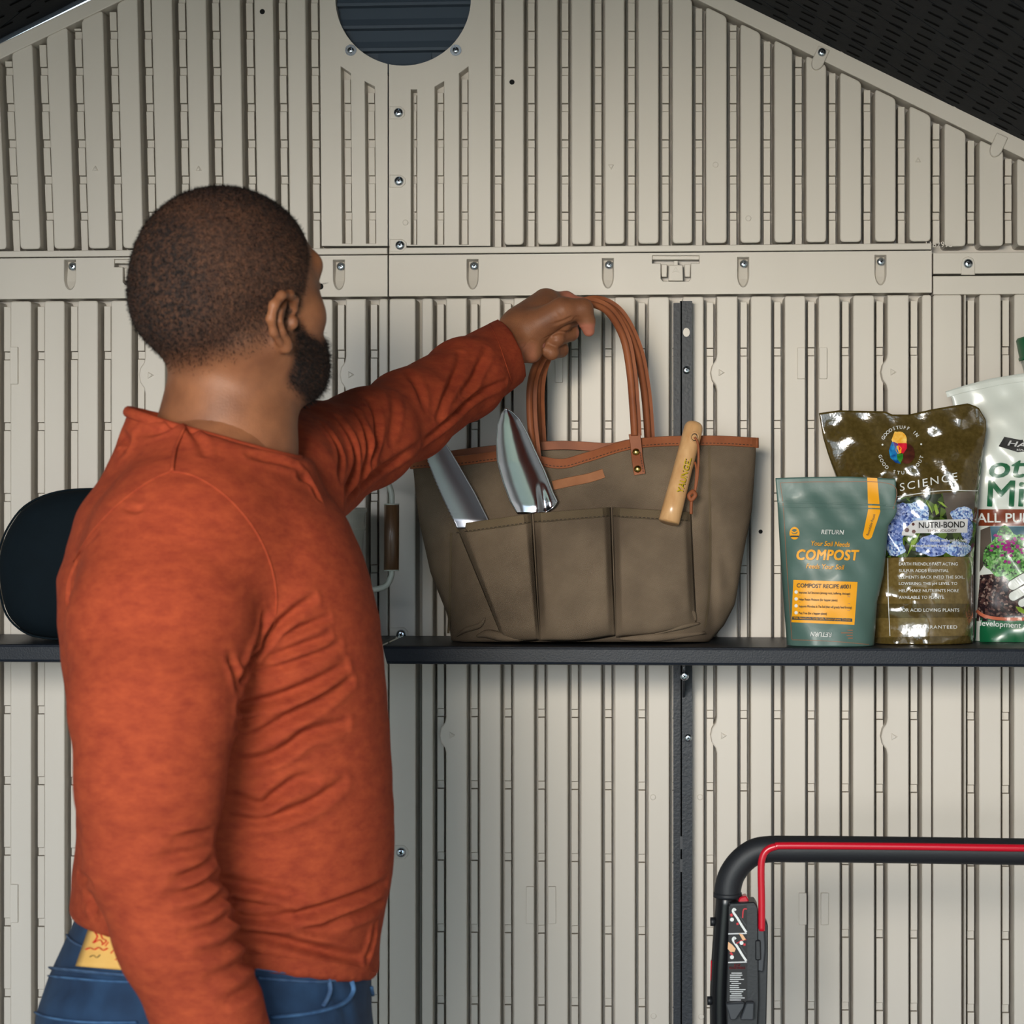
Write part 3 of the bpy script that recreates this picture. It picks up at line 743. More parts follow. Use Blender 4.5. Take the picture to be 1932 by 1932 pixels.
ps1 = pocket('left pocket holding the serrated blade', 859, 946, 1003, 1018, (989, 969), (1201, 1208), 0.024)
ps2 = pocket('middle pocket holding the trowel', 1006, 1019, 1152, 1161, (968, 957), (1209, 1200), 0.024)
ps3 = pocket('right pocket holding the wooden handle', 1155, 1162, 1304, 1314, (957, 966), (1203, 1178), 0.022)
# crumpled corner folds below the left and right pockets
for pts, r in (([(900, 1200), (920, 1196), (950, 1202), (990, 1206)], 0.006), ([(862, 1200), (880, 1188), (905, 1180), (915, 1165)], 0.0035),
               ([(1250, 1188), (1285, 1168), (1305, 1155), (1313, 1170)], 0.0045), ([(1235, 1196), (1285, 1182), (1320, 1176)], 0.004), ([(1170, 1205), (1240, 1202), (1330, 1194)], 0.006)):
    mb = MB(); mb.tube([P(x, y, float(bag_front(x, y))-0.003) for x, y in pts], [r*0.3]+[r]*(len(pts)-2)+[r*0.3], 10, 5); o = mb.build('canvas_fold', M['canvas'], bag, True)
    o.data.transform(Matrix.Identity(4))
    for v in o.data.vertices: v.co.z = max(v.co.z, SHZ+0.001)
strip_on(bag_front, [(1043, 916), (1080, 908), (1110, 902), (1139, 893)], 18, 0.0, 'leather_patch', M['leather_pale'], bag)
# handles
def handle(pts, label, tabs):
    mb = MB(); mb.tube([P(*p) for p in pts], 0.0058, 12, 8, flat=0.8); h = mb.build('handle', M['leather'], bag, True); h['label'] = label
    mb = MB(); q = catmull([np.array(P(*p)) for p in pts], 8); V = []; F_ = []   # flat stitched flange beside the rolled cord
    for i, c in enumerate(q):
        t = q[min(i+1, len(q)-1)]-q[max(i-1, 0)]; t = t/np.linalg.norm(t); s = np.cross(t, [0, 1, 0]); s = s/(np.linalg.norm(s)+1e-9)
        s = s if s[0]*1+s[2]*0.4 > 0 else -s
        for a, b in ((0.003, 0.0025), (0.0098, 0.0035), (0.0098, 0.0055), (0.003, 0.0045)): V.append(c+s*a+np.array([0, b, 0]))
    for i in range(len(q)-1):
        for k in range(4): F_.append((i*4+k, i*4+(k+1) % 4, (i+1)*4+(k+1) % 4, (i+1)*4+k))
    fo = mk('handle_flange', V, F_, M['leather'], h, True); fo.data.set_sharp_from_angle(angle=0.7)
    return h
HF = -0.178
handle([(1010, 890, HF-.002), (1006, 850, HF), (1000, 790, HF), (1000, 730, HF), (1010, 690, -0.195), (1030, 655, -0.212), (1062, 610, -0.215), (1092, 578, -0.213), (1120, 575, -0.205), (1150, 592, -0.195), (1176, 638, HF), (1188, 700, HF), (1194, 770, HF), (1196, 800, HF), (1197, 822, HF-.002)], 'front leather handle', None)
HB = -0.165
handle([(1018, 845, -.12), (1015, 790, -0.13), (1014, 740, -0.15), (1020, 695, HB), (1040, 650, -0.185), (1075, 605, -0.19), (1105, 574, -0.185), (1140, 574, HB), (1172, 600, HB), (1200, 660, -0.15), (1214, 730, -0.135), (1220, 790, -.125), (1223, 845, -.12)], 'rear leather handle', None)
tb = strip_on(lambda x, y: min(float(bag_front(x, max(y, 835))), -0.172), [(1197, 818), (1200, 840), (1202, 862), (1207, 895)], 22, 0.004, 'handle_tab', M['leather'], bag)
stitches(bag_front, [(1206, 838), (1209, 862), (1214, 892)], 0.0068, tb, step=5, ln=3)
for (x, y) in [(1200, 853), (1203, 885)]:
    mb = MB(); n = 14; y0 = float(bag_front(x, y))-0.0062
    for r, d in ((7.2, 0), (6.6, .0012), (4.5, .0024), (2, .003)):
        mb.v += [tuple(P(x+r*math.cos(a), y+r*math.sin(a), y0-d)) for a in np.linspace(0, 2*math.pi, n, endpoint=False)]
    mb.f = [(i*n+k, i*n+(k+1) % n, (i+1)*n+(k+1) % n, (i+1)*n+k)[::-1] for i in range(3) for k in range(n)]+[tuple(range(3*n, 4*n))[::-1]]
    mb.build('rivet', M['brass'], bag, True)

# ------------------------------------------------------------------ tools in the pockets
def blade(name, label, cat, left, right, y0, y1, depth, dish, m, ridge=None, serr=False, ext=30):
    """curved metal blade: outlines given as columns per row; depth(px,py) places it, dish bends it"""
    rows = np.linspace(y0, y1+ext, 60); n = 25; V = []
    for py_ in rows:
        l, r = interp(py_, left), interp(py_, right)
        if serr: l = l+2.4*(abs(((py_/6.2) % 1)-0.5)*2-0.5)
        u = np.linspace(-1, 1, n); x = (l+r)/2+(r-l)/2*u
        wv = (r-l)/2/1400.0
        y = depth((l+r)/2, py_)+dish*(1-u*u)*min(1, wv/0.03)
        if ridge is not None:
            rx = interp(py_, ridge); d = (x-rx)/7.0; amp = 0.0045*np.clip((py_-908)/45, 0, 1)*np.clip((985-py_)/20, 0, 1)
            y = y-amp*np.exp(-d*d)
        V.append(PA(x, np.full(n, py_), y))
    V = np.array(V).reshape(-1, 3)
    t = thing(name, label, cat, P((left[0][1]+right[0][1])/2, y1, float(depth((left[-1][1]+right[-1][1])/2, y1))))
    o = mk('blade', V, gridfaces(n, len(rows), True), m, t, True)
    sm = o.modifiers.new('thickness', 'SOLIDIFY'); sm.thickness = 0.0018; sm.offset = 1
    return t
tdep = lambda x, y: -0.220+0.024*np.clip((y-770)/200, 0, 1.0)
tro = blade('garden_trowel', 'shiny steel trowel standing blade up in the middle of the tote', 'trowel',
      [(770, 953), (778, 946), (800, 938), (830, 935), (870, 937), (910, 948), (945, 961), (972, 977), (1010, 990)],
      [(770, 957), (776, 967), (790, 981), (815, 995), (850, 1011), (890, 1030), (930, 1045), (946, 1053), (958, 1046), (968, 1030), (1010, 1022)],
      770, 968, tdep, 0.006, M['chrome'], ridge=[(900, 1018), (970, 1030), (1010, 1034)], ext=1)
sdep = lambda x, y: -0.222+0.029*np.clip((y-830)/150, -0.3, 1.0)
saw = blade('serrated_garden_knife', 'steel garden knife with a toothed edge standing in the left of the tote', 'knife',
      [(800, 800), (830, 803), (868, 806), (900, 818), (940, 835), (988, 858), (1020, 870)],
      [(800, 815), (818, 826), (835, 840), (850, 850), (880, 868), (930, 897), (978, 921), (1020, 938)],
      802, 985, sdep, 0.004, M['chrome_brushed'], serr=True, ext=12)
# wooden handle with cord
wh = thing('wooden_tool_handle', 'pale wooden tool handle with a leather cord standing in the right of the tote', 'garden tool', P(1265, 955, -0.215))
A = np.array(P(1262, 985, -0.222)); B = np.array(P(1311, 798, -0.182)); ax = (B-A)/np.linalg.norm(B-A); HL = np.linalg.norm(B-A)
hr_ = lambda s: float(np.interp(s/HL, [0, .15, .5, .8, .94, .98, 1.0], [.0140, .0140, .0130, .0130, .0130, .0118, .0085]))
mb = MB(); ss = [0, .15*HL, .3*HL, .5*HL, .65*HL, .8*HL, .9*HL, .94*HL, .965*HL, .985*HL, HL]
mb.tube([A+ax*s for s in ss], [hr_(s) for s in ss], 32, 1); mb.build('grip', M['wood'], wh, True)
e2 = np.array([0, -1.0, 0]); e2 = e2-ax*(e2@ax); e2 /= np.linalg.norm(e2); e1 = np.cross(ax, e2); e1 = e1 if e1[0] > 0 else -e1
def on_grip(s, a, lift=0.0): return A+ax*s+(hr_(s)+lift)*(math.sin(a)*e1+math.cos(a)*e2)
# eyelet
hs = HL*0.835; ha = 0.35
mb = MB(); n = 20
rg = [[(hs+r*math.cos(t)*1.25, ha+r*math.sin(t)/0.013) for t in np.linspace(0, 2*math.pi, n, endpoint=False)] for r in (0.0062, 0.0044)]
mb.add([on_grip(s, a, 0.0006) for s, a in rg[1]]+[on_grip(hs, ha, -0.002)], [(k, (k+1) % n, n) for k in range(n)]); mb.build('eyelet', M['ink'], wh, True)
mb = MB(); mb.tube([on_grip(s, a, 0.0) for s, a in rg[0]+rg[0][:1]], 0.0011, 8, 1, caps=False); mb.build('eyelet_rim', M['wood'], wh, True)
g0 = on_grip(hs, ha, 0.0)
mb = MB(); Pp = lambda x, y, d: np.array(P(x, y, d))
mb.tube([g0, on_grip(hs-0.006, ha+0.35, 0.003), Pp(1318, 858, -0.205), Pp(1316, 900, -0.207), Pp(1311, 928, -0.208)], 0.0017, 8, 6)
mb.tube([Pp(1311, 872, -0.200), Pp(1314, 888, -0.206), Pp(1311, 928, -0.208)], 0.0016, 8, 6)
mb.tube([Pp(1309, 926, -0.209), Pp(1300, 934, -0.212), Pp(1304, 943, -0.212), Pp(1312, 934, -0.213), Pp(1308, 928, -0.211)], 0.0030, 8, 5)
mb.tube([Pp(1305, 941, -0.210), Pp(1304, 955, -0.211), Pp(1304, 970, -0.212)], 0.0022, 8, 4)
mb.build('cord', M['leather'], wh, True)
v, f = text_px('YAUNGEL', 1.0, bold=0.018)
v[:, 0] -= v[:, 0].min(); L0 = v[:, 0].max()
for nm, off, mm in (('gold_lettering', 0.0004, M['gold']), ('lettering_shadow', 0.00025, M['ink'])):
    sx = 0.052/L0; sh_ = 0.0 if nm[0] == 'g' else 0.0011
    mk(nm, [on_grip(0.040+a*sx, (0.30-(b-0.35)*0.0120/0.013)+sh_/0.013, off) for a, b in v], f, mm, wh)

# ------------------------------------------------------------------ pouches and sacks
class Sack:
    """pillow-shaped bag: left/right columns per row, top rows per column, thickness from the side seams inward"""
    def __init__(s, left, right, top, bot, yc, th, name, label, cat, m, loc, wr=0.002, seed=0.0, fl=0.0, lean=0.0, nu=70, nv=90, pinch=0.16):
        s.l, s.r, s.t, s.b, s.yc, s.th, s.wr, s.sd, s.fl, s.lean, s.pin = left, right, top, bot, yc, th, wr, seed, fl, lean, pinch
        s.o = thing(name, label, cat, loc)
        X = np.zeros((nv, nu)); Y = np.zeros((nv, nu)); u = np.linspace(0, 1, nu)
        for j in range(nv):
            w_ = j/(nv-1); x = np.linspace(np.min([p[1] for p in left]), np.max([p[1] for p in right]), nu)
            for _ in range(4):
                y = interp(x, top)+(bot-interp(x, top))*w_; l, r = interp(y, left), interp(y, right); x = l+(r-l)*u
            X[j], Y[j] = x, y
        s.X, s.Y = X, Y
        Zf = s.depth(X, Y); Vf = PA(X, Y, Zf).reshape(-1, 3)
        Vb = Vf.copy(); mid = (s.yc+s.lean*(bot-Y)/300.0).reshape(-1); Vb[:, 1] = mid+np.maximum(0.0012, (mid-Vf[:, 1])*0.55)
        for V in (Vf, Vb): V[:, 2] = np.maximum(V[:, 2], SHZ+0.0008)
        n = nu*nv; fs = gridfaces(nu, nv, True)+[tuple(i+n for i in f) for f in gridfaces(nu, nv)]
        bd = [i for i in range(nu)]+[j*nu+nu-1 for j in range(1, nv)]+[(nv-1)*nu+i for i in range(nu-2, -1, -1)]+[j*nu for j in range(nv-2, 0, -1)]
        for a, b in zip(bd, bd[1:]+bd[:1]): fs.append((a, a+n, b+n, b)[::-1])
        s.body = mk('bag_film', np.vstack([Vf, Vb]), fs, m, s.o, True)
    def uv(s, x, y):
        l, r = interp(y, s.l), interp(y, s.r); t = interp(x, s.t)
        return np.clip((x-l)/(r-l), 0, 1), np.clip((y-t)/(s.b-t), 0, 1)
    def depth(s, x, y):
        x = np.asarray(x, float); y = np.asarray(y, float); u, w_ = s.uv(x, y)
        prof = np.clip(w_/s.pin, 0, 1); prof = prof*prof*(3-2*prof); prof = prof*(0.55+0.45*np.clip(w_*1.3, 0, 1))
        e = np.clip(1-np.abs(2*u-1)**2.4, 0, 1)**0.55
        e = np.clip((e-s.fl)/(1-s.fl), 0, 1) if s.fl else e
        k = s.sd
        wr = s.wr*(np.sin(x/23+y/31+k)*np.sin(x/41-y/17+2*k)+0.6*np.sin(x/9.0-y/14.0+k*3)*np.sin(y/37+k)+0.5*np.sin((x+y)/12+k*5)*np.sin((x-y)/29))
        wr = wr*np.clip(e*1.5, 0, 1)*np.clip(w_*8, 0.15, 1)
        return s.yc+s.lean*(s.b-y)/300.0-0.0015-s.th*prof*e+wr
    def surf(s, x, y): return float(s.depth(x, y))
    def patch(s, pts, lift, name, m, parent=None, n=None):
        """printed area: polygon in pixels filled with a fine grid that follows the film"""
        p = np.array(pts, float); n = n or 16
        if len(p) == 4:
            U, Vv = np.meshgrid(np.linspace(0, 1, n), np.linspace(0, 1, n))
            q = (p[0][None, None]*((1-U)*(1-Vv))[..., None]+p[1][None, None]*(U*(1-Vv))[..., None]+p[2][None, None]*(U*Vv)[..., None]+p[3][None, None]*((1-U)*Vv)[..., None])
            X, Y = q[..., 0], q[..., 1]
            return mk(name, PA(X, Y, s.depth(X, Y)-lift).reshape(-1, 3), gridfaces(n, n, True), m, parent or s.o, True)
        c = p.mean(0); V = [c]; fs = []; k = len(p); R = 4
        for r in range(1, R+1):
            for a in p: V.append(c+(a-c)*r/R)
        V = np.array(V)
        for i in range(k): fs.append((0, 1+i, 1+(i+1) % k))
        for r in range(R-1):
            for i in range(k): fs.append((1+r*k+i, 1+(r+1)*k+i, 1+(r+1)*k+(i+1) % k, 1+r*k+(i+1) % k))
        return mk(name, PA(V[:, 0], V[:, 1], s.depth(V[:, 0], V[:, 1])-lift), fs, m, parent or s.o, True)
    def line(s, pts, wpx, name, m, lift=0.0008, parent=None, sub=10):
        return strip_on(s.surf, pts, wpx, lift, name, m, parent or s.o, sub=sub, th=0.0002)
    def text(s, body, size, cx, cy, rot, m, **kw): kw['lift'] = max(kw.get('lift', 0), 0.0024)+0.0004; return place_text(body, size, cx, cy, rot, s.surf, m, s.o, **kw)

def film(name, c, rough, c2=None, bump=0.35, bs=22, vs=8, coat=0.4, stretch=None):
    m = mat(name, c, rough, c2=c2, vscale=vs, bump=bump, bscale=bs, bdist=0.005, coat=coat, spec=0.6, stretch=stretch)
    N = m.node_tree.nodes; L = m.node_tree.links      # creases of crumpled plastic
    bp = [n for n in N if n.type == 'BUMP'][0]; n = N.new('ShaderNodeTexNoise'); n.noise_type = 'RIDGED_MULTIFRACTAL'; n.inputs['Scale'].default_value = bs*0.55; n.inputs['Detail'].default_value = 2.0; n.inputs['Distortion'].default_value = 0.8
    L.new([x for x in N if x.type == 'MAPPING'][0].outputs[0], n.inputs['Vector'])
    b2 = N.new('ShaderNodeBump'); b2.inputs['Strength'].default_value = bump*0.7; b2.inputs['Distance'].default_value = 0.004; L.new(n.outputs[0], b2.inputs['Height']); L.new(bp.outputs[0], b2.inputs['Normal']); L.new(b2.outputs[0], N['Principled BSDF'].inputs['Normal']); L.new(b2.outputs[0], N['Principled BSDF'].inputs['Coat Normal'])
    return m
M['pouch'] = film('teal_pouch_film', (68, 96, 90), 0.46, (78, 106, 100), 0.22, 26, coat=0.05)
M['amber'] = mat('amber_print', (232, 160, 14), 0.45)
M['white'] = mat('white_print', (222, 224, 222), 0.5)
M['navy'] = mat('navy_print', (38, 58, 66), 0.5)
M['copper'] = mat('copper_line', (140, 100, 76), 0.5)
# teal compost pouch
PL = [(895, 1463), (902, 1463), (952, 1467), (1060, 1473), (1222, 1485)]
PR = [(895, 1690), (904, 1690), (965, 1692), (975, 1688), (992, 1676), (1040, 1672), (1085, 1667), (1135, 1655), (1180, 1652), (1222, 1649)]
PT = [(1460, 902), (1520, 900), (1600, 899), (1700, 904)]
pc_ = Sack(PL, PR, PT, 1221, -0.198, 0.034, 'compost_pouch', 'small teal stand-up compost pouch with amber print', 'pouch', M['pouch'], P(1570, 1221, -0.19), wr=0.0012, seed=1.0, pinch=0.5)
pc_.patch([(1636, 901), (1655, 902), (1661, 966), (1638, 962)], 0.0006, 'amber_tape', M['amber'])
pc_.patch([(1638, 961), (1661, 965), (1646, 1010), (1628, 1010)], 0.0006, 'amber_tape', M['amber'])
pc_.patch([(1628+9*(1+math.cos(a)), 1009+9*math.sin(a)) for a in np.linspace(0, 2*math.pi, 16, endpoint=False)], 0.0007, 'amber_tape', M['amber'])
pc_.text('Resealable Pouch', 7, 1643, 990, 72, M['navy'], fitw=42, lift=0.0014)
pc_.line([(1473, 911), (1560, 909), (1682, 914), (1686, 960)], 1.2, 'fold_line', M['copper'])
pc_.line([(1472, 911), (1478, 960), (1484, 1060), (1494, 1206)], 1.2, 'fold_line', M['copper'])
pc_.line([(1494, 1207), (1570, 1210), (1640, 1216)], 1.2, 'fold_line', M['copper'])
pc_.line([(1468, 947), (1560, 949), (1690, 954)], 3.0, 'zip_ridge', M['pouch'], lift=0.0016)
pc_.line([(1470, 956), (1560, 957), (1690, 961)], 2.2, 'zip_ridge', M['pouch'], lift=0.0012)
pc_.patch([(1499+9.5*math.cos(a), 1006+12*math.sin(a)) for a in np.linspace(0, 2*math.pi, 20, endpoint=False)], 0.0006, 'round_badge', M['amber'])
pc_.patch([(1499+6*math.cos(a), 1003+5*math.sin(a)) for a in np.linspace(0, math.pi*2, 14, endpoint=False)], 0.0010, 'badge_leaf', M['pouch'])
pc_.line([(1493, 1002), (1499, 1005), (1505, 1001)], 2.6, 'badge_sprout', M['amber'], 0.0014); pc_.line([(1491, 1012), (1507, 1012)], 3, 'badge_band', M['navy'], 0.001)
K = dict(bold=0.02)
pc_.text('RETURN', 12, 1571, 1004, -1, M['white'], fitw=43, bold=0.018, shear=0.15)
pc_.text('Your Soil Needs', 13, 1567, 1026, -2, M['amber'], fitw=73, bold=0.018, shear=0.2)
pc_.text('COMPOST', 27, 1562, 1047, -0.5, M['amber'], fitw=119, bold=0.045, shear=0.15, spacing=1.08)
pc_.text('Feeds Your Soil', 13, 1557, 1069, -2, M['amber'], fitw=72, bold=0.018, shear=0.2)
pc_.patch([(1497, 1094), (1618, 1098), (1612, 1179), (1493, 1174)], 0.0006, 'recipe_panel', M['amber'])
pc_.text('COMPOST RECIPE #001', 11, 1554, 1106, -1.5, M['navy'], fitw=102, bold=0.018, shear=0.1, lift=0.0016)
for i, (t_, w_) in enumerate([('Improves Soil Structure (among roots, buffering, drainage)', 97), ('Helps Retain Moisture (for happier plants)', 73), ('Supports Microbes In The Soil (that will greatly feed farming)', 100), ('Peat Free (for a happier planet)', 53)]):
    y = 1118+i*13
    pc_.text(t_, 6.2, 1507+w_/2, y+w_*0.015, -1.5, M['navy'], fitw=w_, bold=0.015, lift=0.0016)
    pc_.patch([(1502+3.3*math.cos(a), y-1+3.3*math.sin(a)) for a in np.linspace(0, 2*math.pi, 10, endpoint=False)], 0.0014, 'bullet_icon', M['white'])
    if i < 3: pc_.line([(1507, y+5), (1604, y+8)], 0.9, 'rule_line', M['copper'], 0.0012)
pc_.patch([(1495, 1163), (1608, 1167), (1608, 1173), (1494, 1169)], 0.0012, 'recipe_band', M['navy'])
pc_.text('With: Natural herbs, Garden herbs, Protected pharma, Goodness', 5.5, 1551, 1168, -2, M['amber'], fitw=108, bold=0.02, lift=0.0022)
pc_.text('RETURN', 12, 1549, 1197, 178, M['white'], fitw=40, bold=0.018, shear=0.15)
for i, w_ in enumerate((10, 22, 12, 9)): pc_.line([(1609-w_, 1189+i*5), (1609, 1189+i*5)], 2.0, 'weight_line', M['copper'])
# amber base gusset
mb = MB(); mb.add([P(1524, 1216, -0.212), P(1592, 1218, -0.212), P(1592, 1223, -0.214), P(1524, 1221, -0.214)], [(0, 1, 2, 3)]); mb.v = [(x, y, max(z, SHZ+.0005)) for x, y, z in mb.v]; mb.build('base_gusset', M['amber'], pc_.o)

# brown glossy sack
M['sack'] = film('olive_brown_film', (70, 58, 26), 0.14, (86, 72, 36), 0.55, 26, vs=180, coat=0.9)
M['sack_lo'] = film('tan_print_film', (98, 80, 40), 0.14, (114, 96, 54), 0.4, 22, vs=180, coat=0.9)
M['sack_mid'] = film('dark_olive_print_film', (72, 60, 30), 0.14, (86, 72, 36), 0.4, 22, vs=180, coat=0.9)
SL = [(760, 1545), (779, 1545), (826, 1553), (856, 1562), (900, 1577), (960, 1600), (1040, 1625), (1222, 1640)]
SR = [(755, 1838), (768, 1846), (792, 1860), (811, 1861), (873, 1852), (926, 1847), (977, 1841), (1010, 1835), (1051, 1836), (1222, 1836)]
ST = [(1540, 780), (1583, 774), (1671, 776), (1683, 782), (1715, 782), (1759, 772), (1800, 765), (1826, 761), (1843, 767), (1862, 780)]
sk = Sack(SL, SR, ST, 1222, -0.128, 0.046, 'soil_sack', 'glossy olive-brown sack with blue hydrangea picture', 'sack', M['sack'], P(1740, 1222, -0.13), wr=0.0034, seed=2.3, nu=90, nv=110, pinch=0.32)
# hydrangea picture
def pic_mat(name, stops, scale, kind='VORONOI', rough=0.15, det=0.0, coat=0.8, bumpd=0.004):
    m, nt, b = newmat(name); L = nt.links; N = nt.nodes; tc = N.new('ShaderNodeTexCoord')
    if kind == 'VORONOI':
        t = N.new('ShaderNodeTexVoronoi'); t.inputs['Scale'].default_value = scale; out = t.outputs['Color']
        sp = N.new('ShaderNodeSeparateColor'); L.new(out, sp.inputs[0]); out = sp.outputs[0]
    else:
        t = N.new('ShaderNodeTexNoise'); t.inputs['Scale'].default_value = scale; t.inputs['Detail'].default_value = det; out = t.outputs[0]
    L.new(tc.outputs['Object'], t.inputs['Vector'])
    r = N.new('ShaderNodeValToRGB'); r.color_ramp.interpolation = 'LINEAR'
    while len(r.color_ramp.elements) < len(stops): r.color_ramp.elements.new(0.5)
    for e, (p, c) in zip(r.color_ramp.elements, stops): e.position = p; e.color = lin(c)
    L.new(out, r.inputs[0]); L.new(r.outputs[0], b.inputs['Base Color']); b.inputs['Roughness'].default_value = rough
    b.inputs['Coat Weight'].default_value = coat; b.inputs['Coat Roughness'].default_value = 0.1
    n2 = N.new('ShaderNodeTexNoise'); n2.inputs['Scale'].default_value = 22; L.new(tc.outputs['Object'], n2.inputs['Vector'])
    bp = N.new('ShaderNodeBump'); bp.inputs['Strength'].default_value = 0.3; bp.inputs['Distance'].default_value = bumpd
    L.new(n2.outputs[0], bp.inputs['Height']); L.new(bp.outputs[0], b.inputs['Normal'])
    return m
M['leafprint'] = pic_mat('foliage_print', [(0.0, (18, 24, 14)), (0.4, (34, 52, 22)), (0.7, (84, 110, 40)), (0.9, (30, 30, 24))], 110)
M['hydra'] = pic_mat('hydrangea_print', [(0.0, (52, 72, 140)), (0.25, (104, 136, 196)), (0.5, (160, 188, 226)), (0.85, (206, 220, 240)), (1.0, (90, 104, 170))], 380)
M['hydra2'] = pic_mat('violet_hydrangea_print', [(0.0, (36, 50, 110)), (0.35, (88, 112, 178)), (0.7, (130, 148, 206)), (1.0, (176, 190, 226))], 380)
M['greyprint'] = pic_mat('grey_wood_print', [(0.3, (66, 60, 56)), (0.7, (98, 88, 80))], 30, 'NOISE')
def blob(cx, cy, rx, ry, seed=0, n=26, amp=0.1):
    r_ = np.random.default_rng(int(seed*97)+3); ph = r_.uniform(0, 6.28, 4)
    return [(cx+rx*(1+amp*sum(math.sin((k+2)*2*t+ph[k])/(k+1.5) for k in range(4)))*math.cos(t), cy+ry*(1+amp*sum(math.sin((k+2)*2*t+ph[k])/(k+1.5) for k in range(4)))*math.sin(t)) for t in np.linspace(0, 2*math.pi, n, endpoint=False)]
sk.patch([(1610, 948), (1847, 924), (1837, 1050), (1628, 1052)], 0.0008, 'picture_foliage', M['leafprint'], n=40)
sk.patch([(1778, 930), (1841, 926), (1838, 960), (1788, 985)], 0.0012, 'picture_backdrop', M['greyprint'])
for i, (x, y, a, b, mm) in enumerate([(1728, 968, 26, 22, 'hydra'), (1700, 975, 22, 26, 'hydra2'), (1682, 1012, 24, 24, 'hydra2'), (1690, 1035, 18, 14, 'hydra'), (1816, 973, 22, 17, 'hydra'), (1825, 1000, 12, 24, 'hydra2'), (1760, 1030, 32, 20, 'hydra2'), (1808, 1036, 24, 15, 'hydra')]):
    bl = [(min(max(q[0], 1650), 1836), min(max(q[1], 940), 1050)) for q in blob(x, y, a, b, i+1)]
    sk.patch(bl, 0.0014+0.0001*i, 'hydrangea_print', M[mm])
M['leafgreen'] = mat('leaf_green_print', (104, 140, 44), 0.2, c2=(150, 176, 70), vscale=60, coat=0.8)
for pts in ([(1768, 945), (1780, 955), (1788, 958), (1778, 948)], [(1745, 940), (1757, 958), (1760, 972), (1752, 955)], [(1722, 1012), (1717, 1030), (1711, 1050), (1720, 1035)], [(1736, 1005), (1722, 1020), (1716, 1040), (1728, 1024)], [(1762, 955), (1766, 972), (1772, 968), (1766, 950)]):
    sk.patch(pts, 0.0018, 'leaf_print', M['leafgreen'], n=5)
sk.line([(1612, 947), (1700, 936), (1775, 926), (1846, 926)], 1.5, 'edge_line', M['white'], 0.0014)
# lower print panel
sk.patch([(1628, 1053), (1836, 1051), (1836, 1139), (1634, 1139)], 0.0008, 'tan_panel', M['sack_lo'], n=30)
sk.patch([(1634, 1140), (1836, 1139), (1836, 1165), (1636, 1165)], 0.0008, 'olive_band', M['sack_mid'], n=20)
sk.patch([(1636, 1166), (1836, 1165), (1836, 1199), (1638, 1203)], 0.0008, 'tan_panel', M['sack_lo'], n=20)
sk.line([(1628, 1053), (1836, 1051)], 1.4, 'edge_line', M['white'], 0.0014)
for y0, y1 in ((1138, 1138), (1164, 1165), (1200, 1201)): sk.line([(1634, y0), (1836, y1)], 1.4, 'edge_line', M['white'], 0.0014)
sk.line([(1675, 1053), (1676, 1130), (1679, 1200)], 1.2, 'edge_line', M['white'], 0.0014)
# badge with lettering
M['badge'] = mat('silver_badge_print', (206, 206, 208), 0.25, coat=0.6); M['maroon'] = mat('maroon_print', (78, 34, 28), 0.4)
sk.patch([(1731, 982), (1826, 979), (1825, 1005), (1729, 1006)], 0.0022, 'nutrient_badge', M['badge'], n=14)
sk.patch([(1731, 981), (1722, 984), (1702, 1003), (1701, 1010), (1723, 1011), (1730, 1004)], 0.0022, 'nutrient_badge', M['badge'])
for x, y, r in ((1711, 1000, 4.8), (1723, 989, 3), (1724, 1003, 4)):
    sk.patch([(x+r*math.cos(a), y+r*math.sin(a)) for a in np.linspace(0, 2*math.pi, 6, endpoint=False)], 0.0030, 'hexagon_mark', M['maroon'])
sk.text('NUTRI-BOND', 16, 1777, 990, 1.0, M['ink'], fitw=87, bold=0.018, lift=0.0032)
sk.text('TECHNOLOGY', 6.5, 1777, 1001, 1.0, M['maroon'], fitw=56, lift=0.0032)
sk.text('Bonds with soil to help', 8, 1790, 1020, 0, M['white'], fitw=70, bold=0.02, lift=0.0034)
sk.text('reduce nutrient run-off and waste', 8, 1772, 1029, 0, M['white'], fitw=105, bold=0.02, lift=0.0034)
for i, (t_, w_) in enumerate([('EARTH FRIENDLY FAST ACTING', 111), ('SULFUR ADDS ESSENTIAL', 94), ('ELEMENTS BACK INTO THE SOIL,', 124), ('LOWERING THE pH LEVEL TO', 110), ('HELP MAKE NUTRIENTS MORE', 113), ('AVAILABLE TO PLANTS.', 86)]):
    sk.text(t_, 8, 1696+w_/2, 1064+i*12.6, 0, M['white'], fitw=w_, bold=0.01, lift=0.0018)
sk.text('FOR ACID LOVING PLANTS', 9, 1754, 1151, 0, M['white'], fitw=112, bold=0.01, lift=0.0018)
sk.text('100% GUARANTEED', 9, 1753, 1183, 0, M['white'], fitw=106, bold=0.01, spacing=1.15, lift=0.0018)
sk.text('SCIENCE', 21, 1752, 909, 11, M['white'], fitw=112, bold=0.0, spacing=1.25, shear=0.12, lift=0.0016)
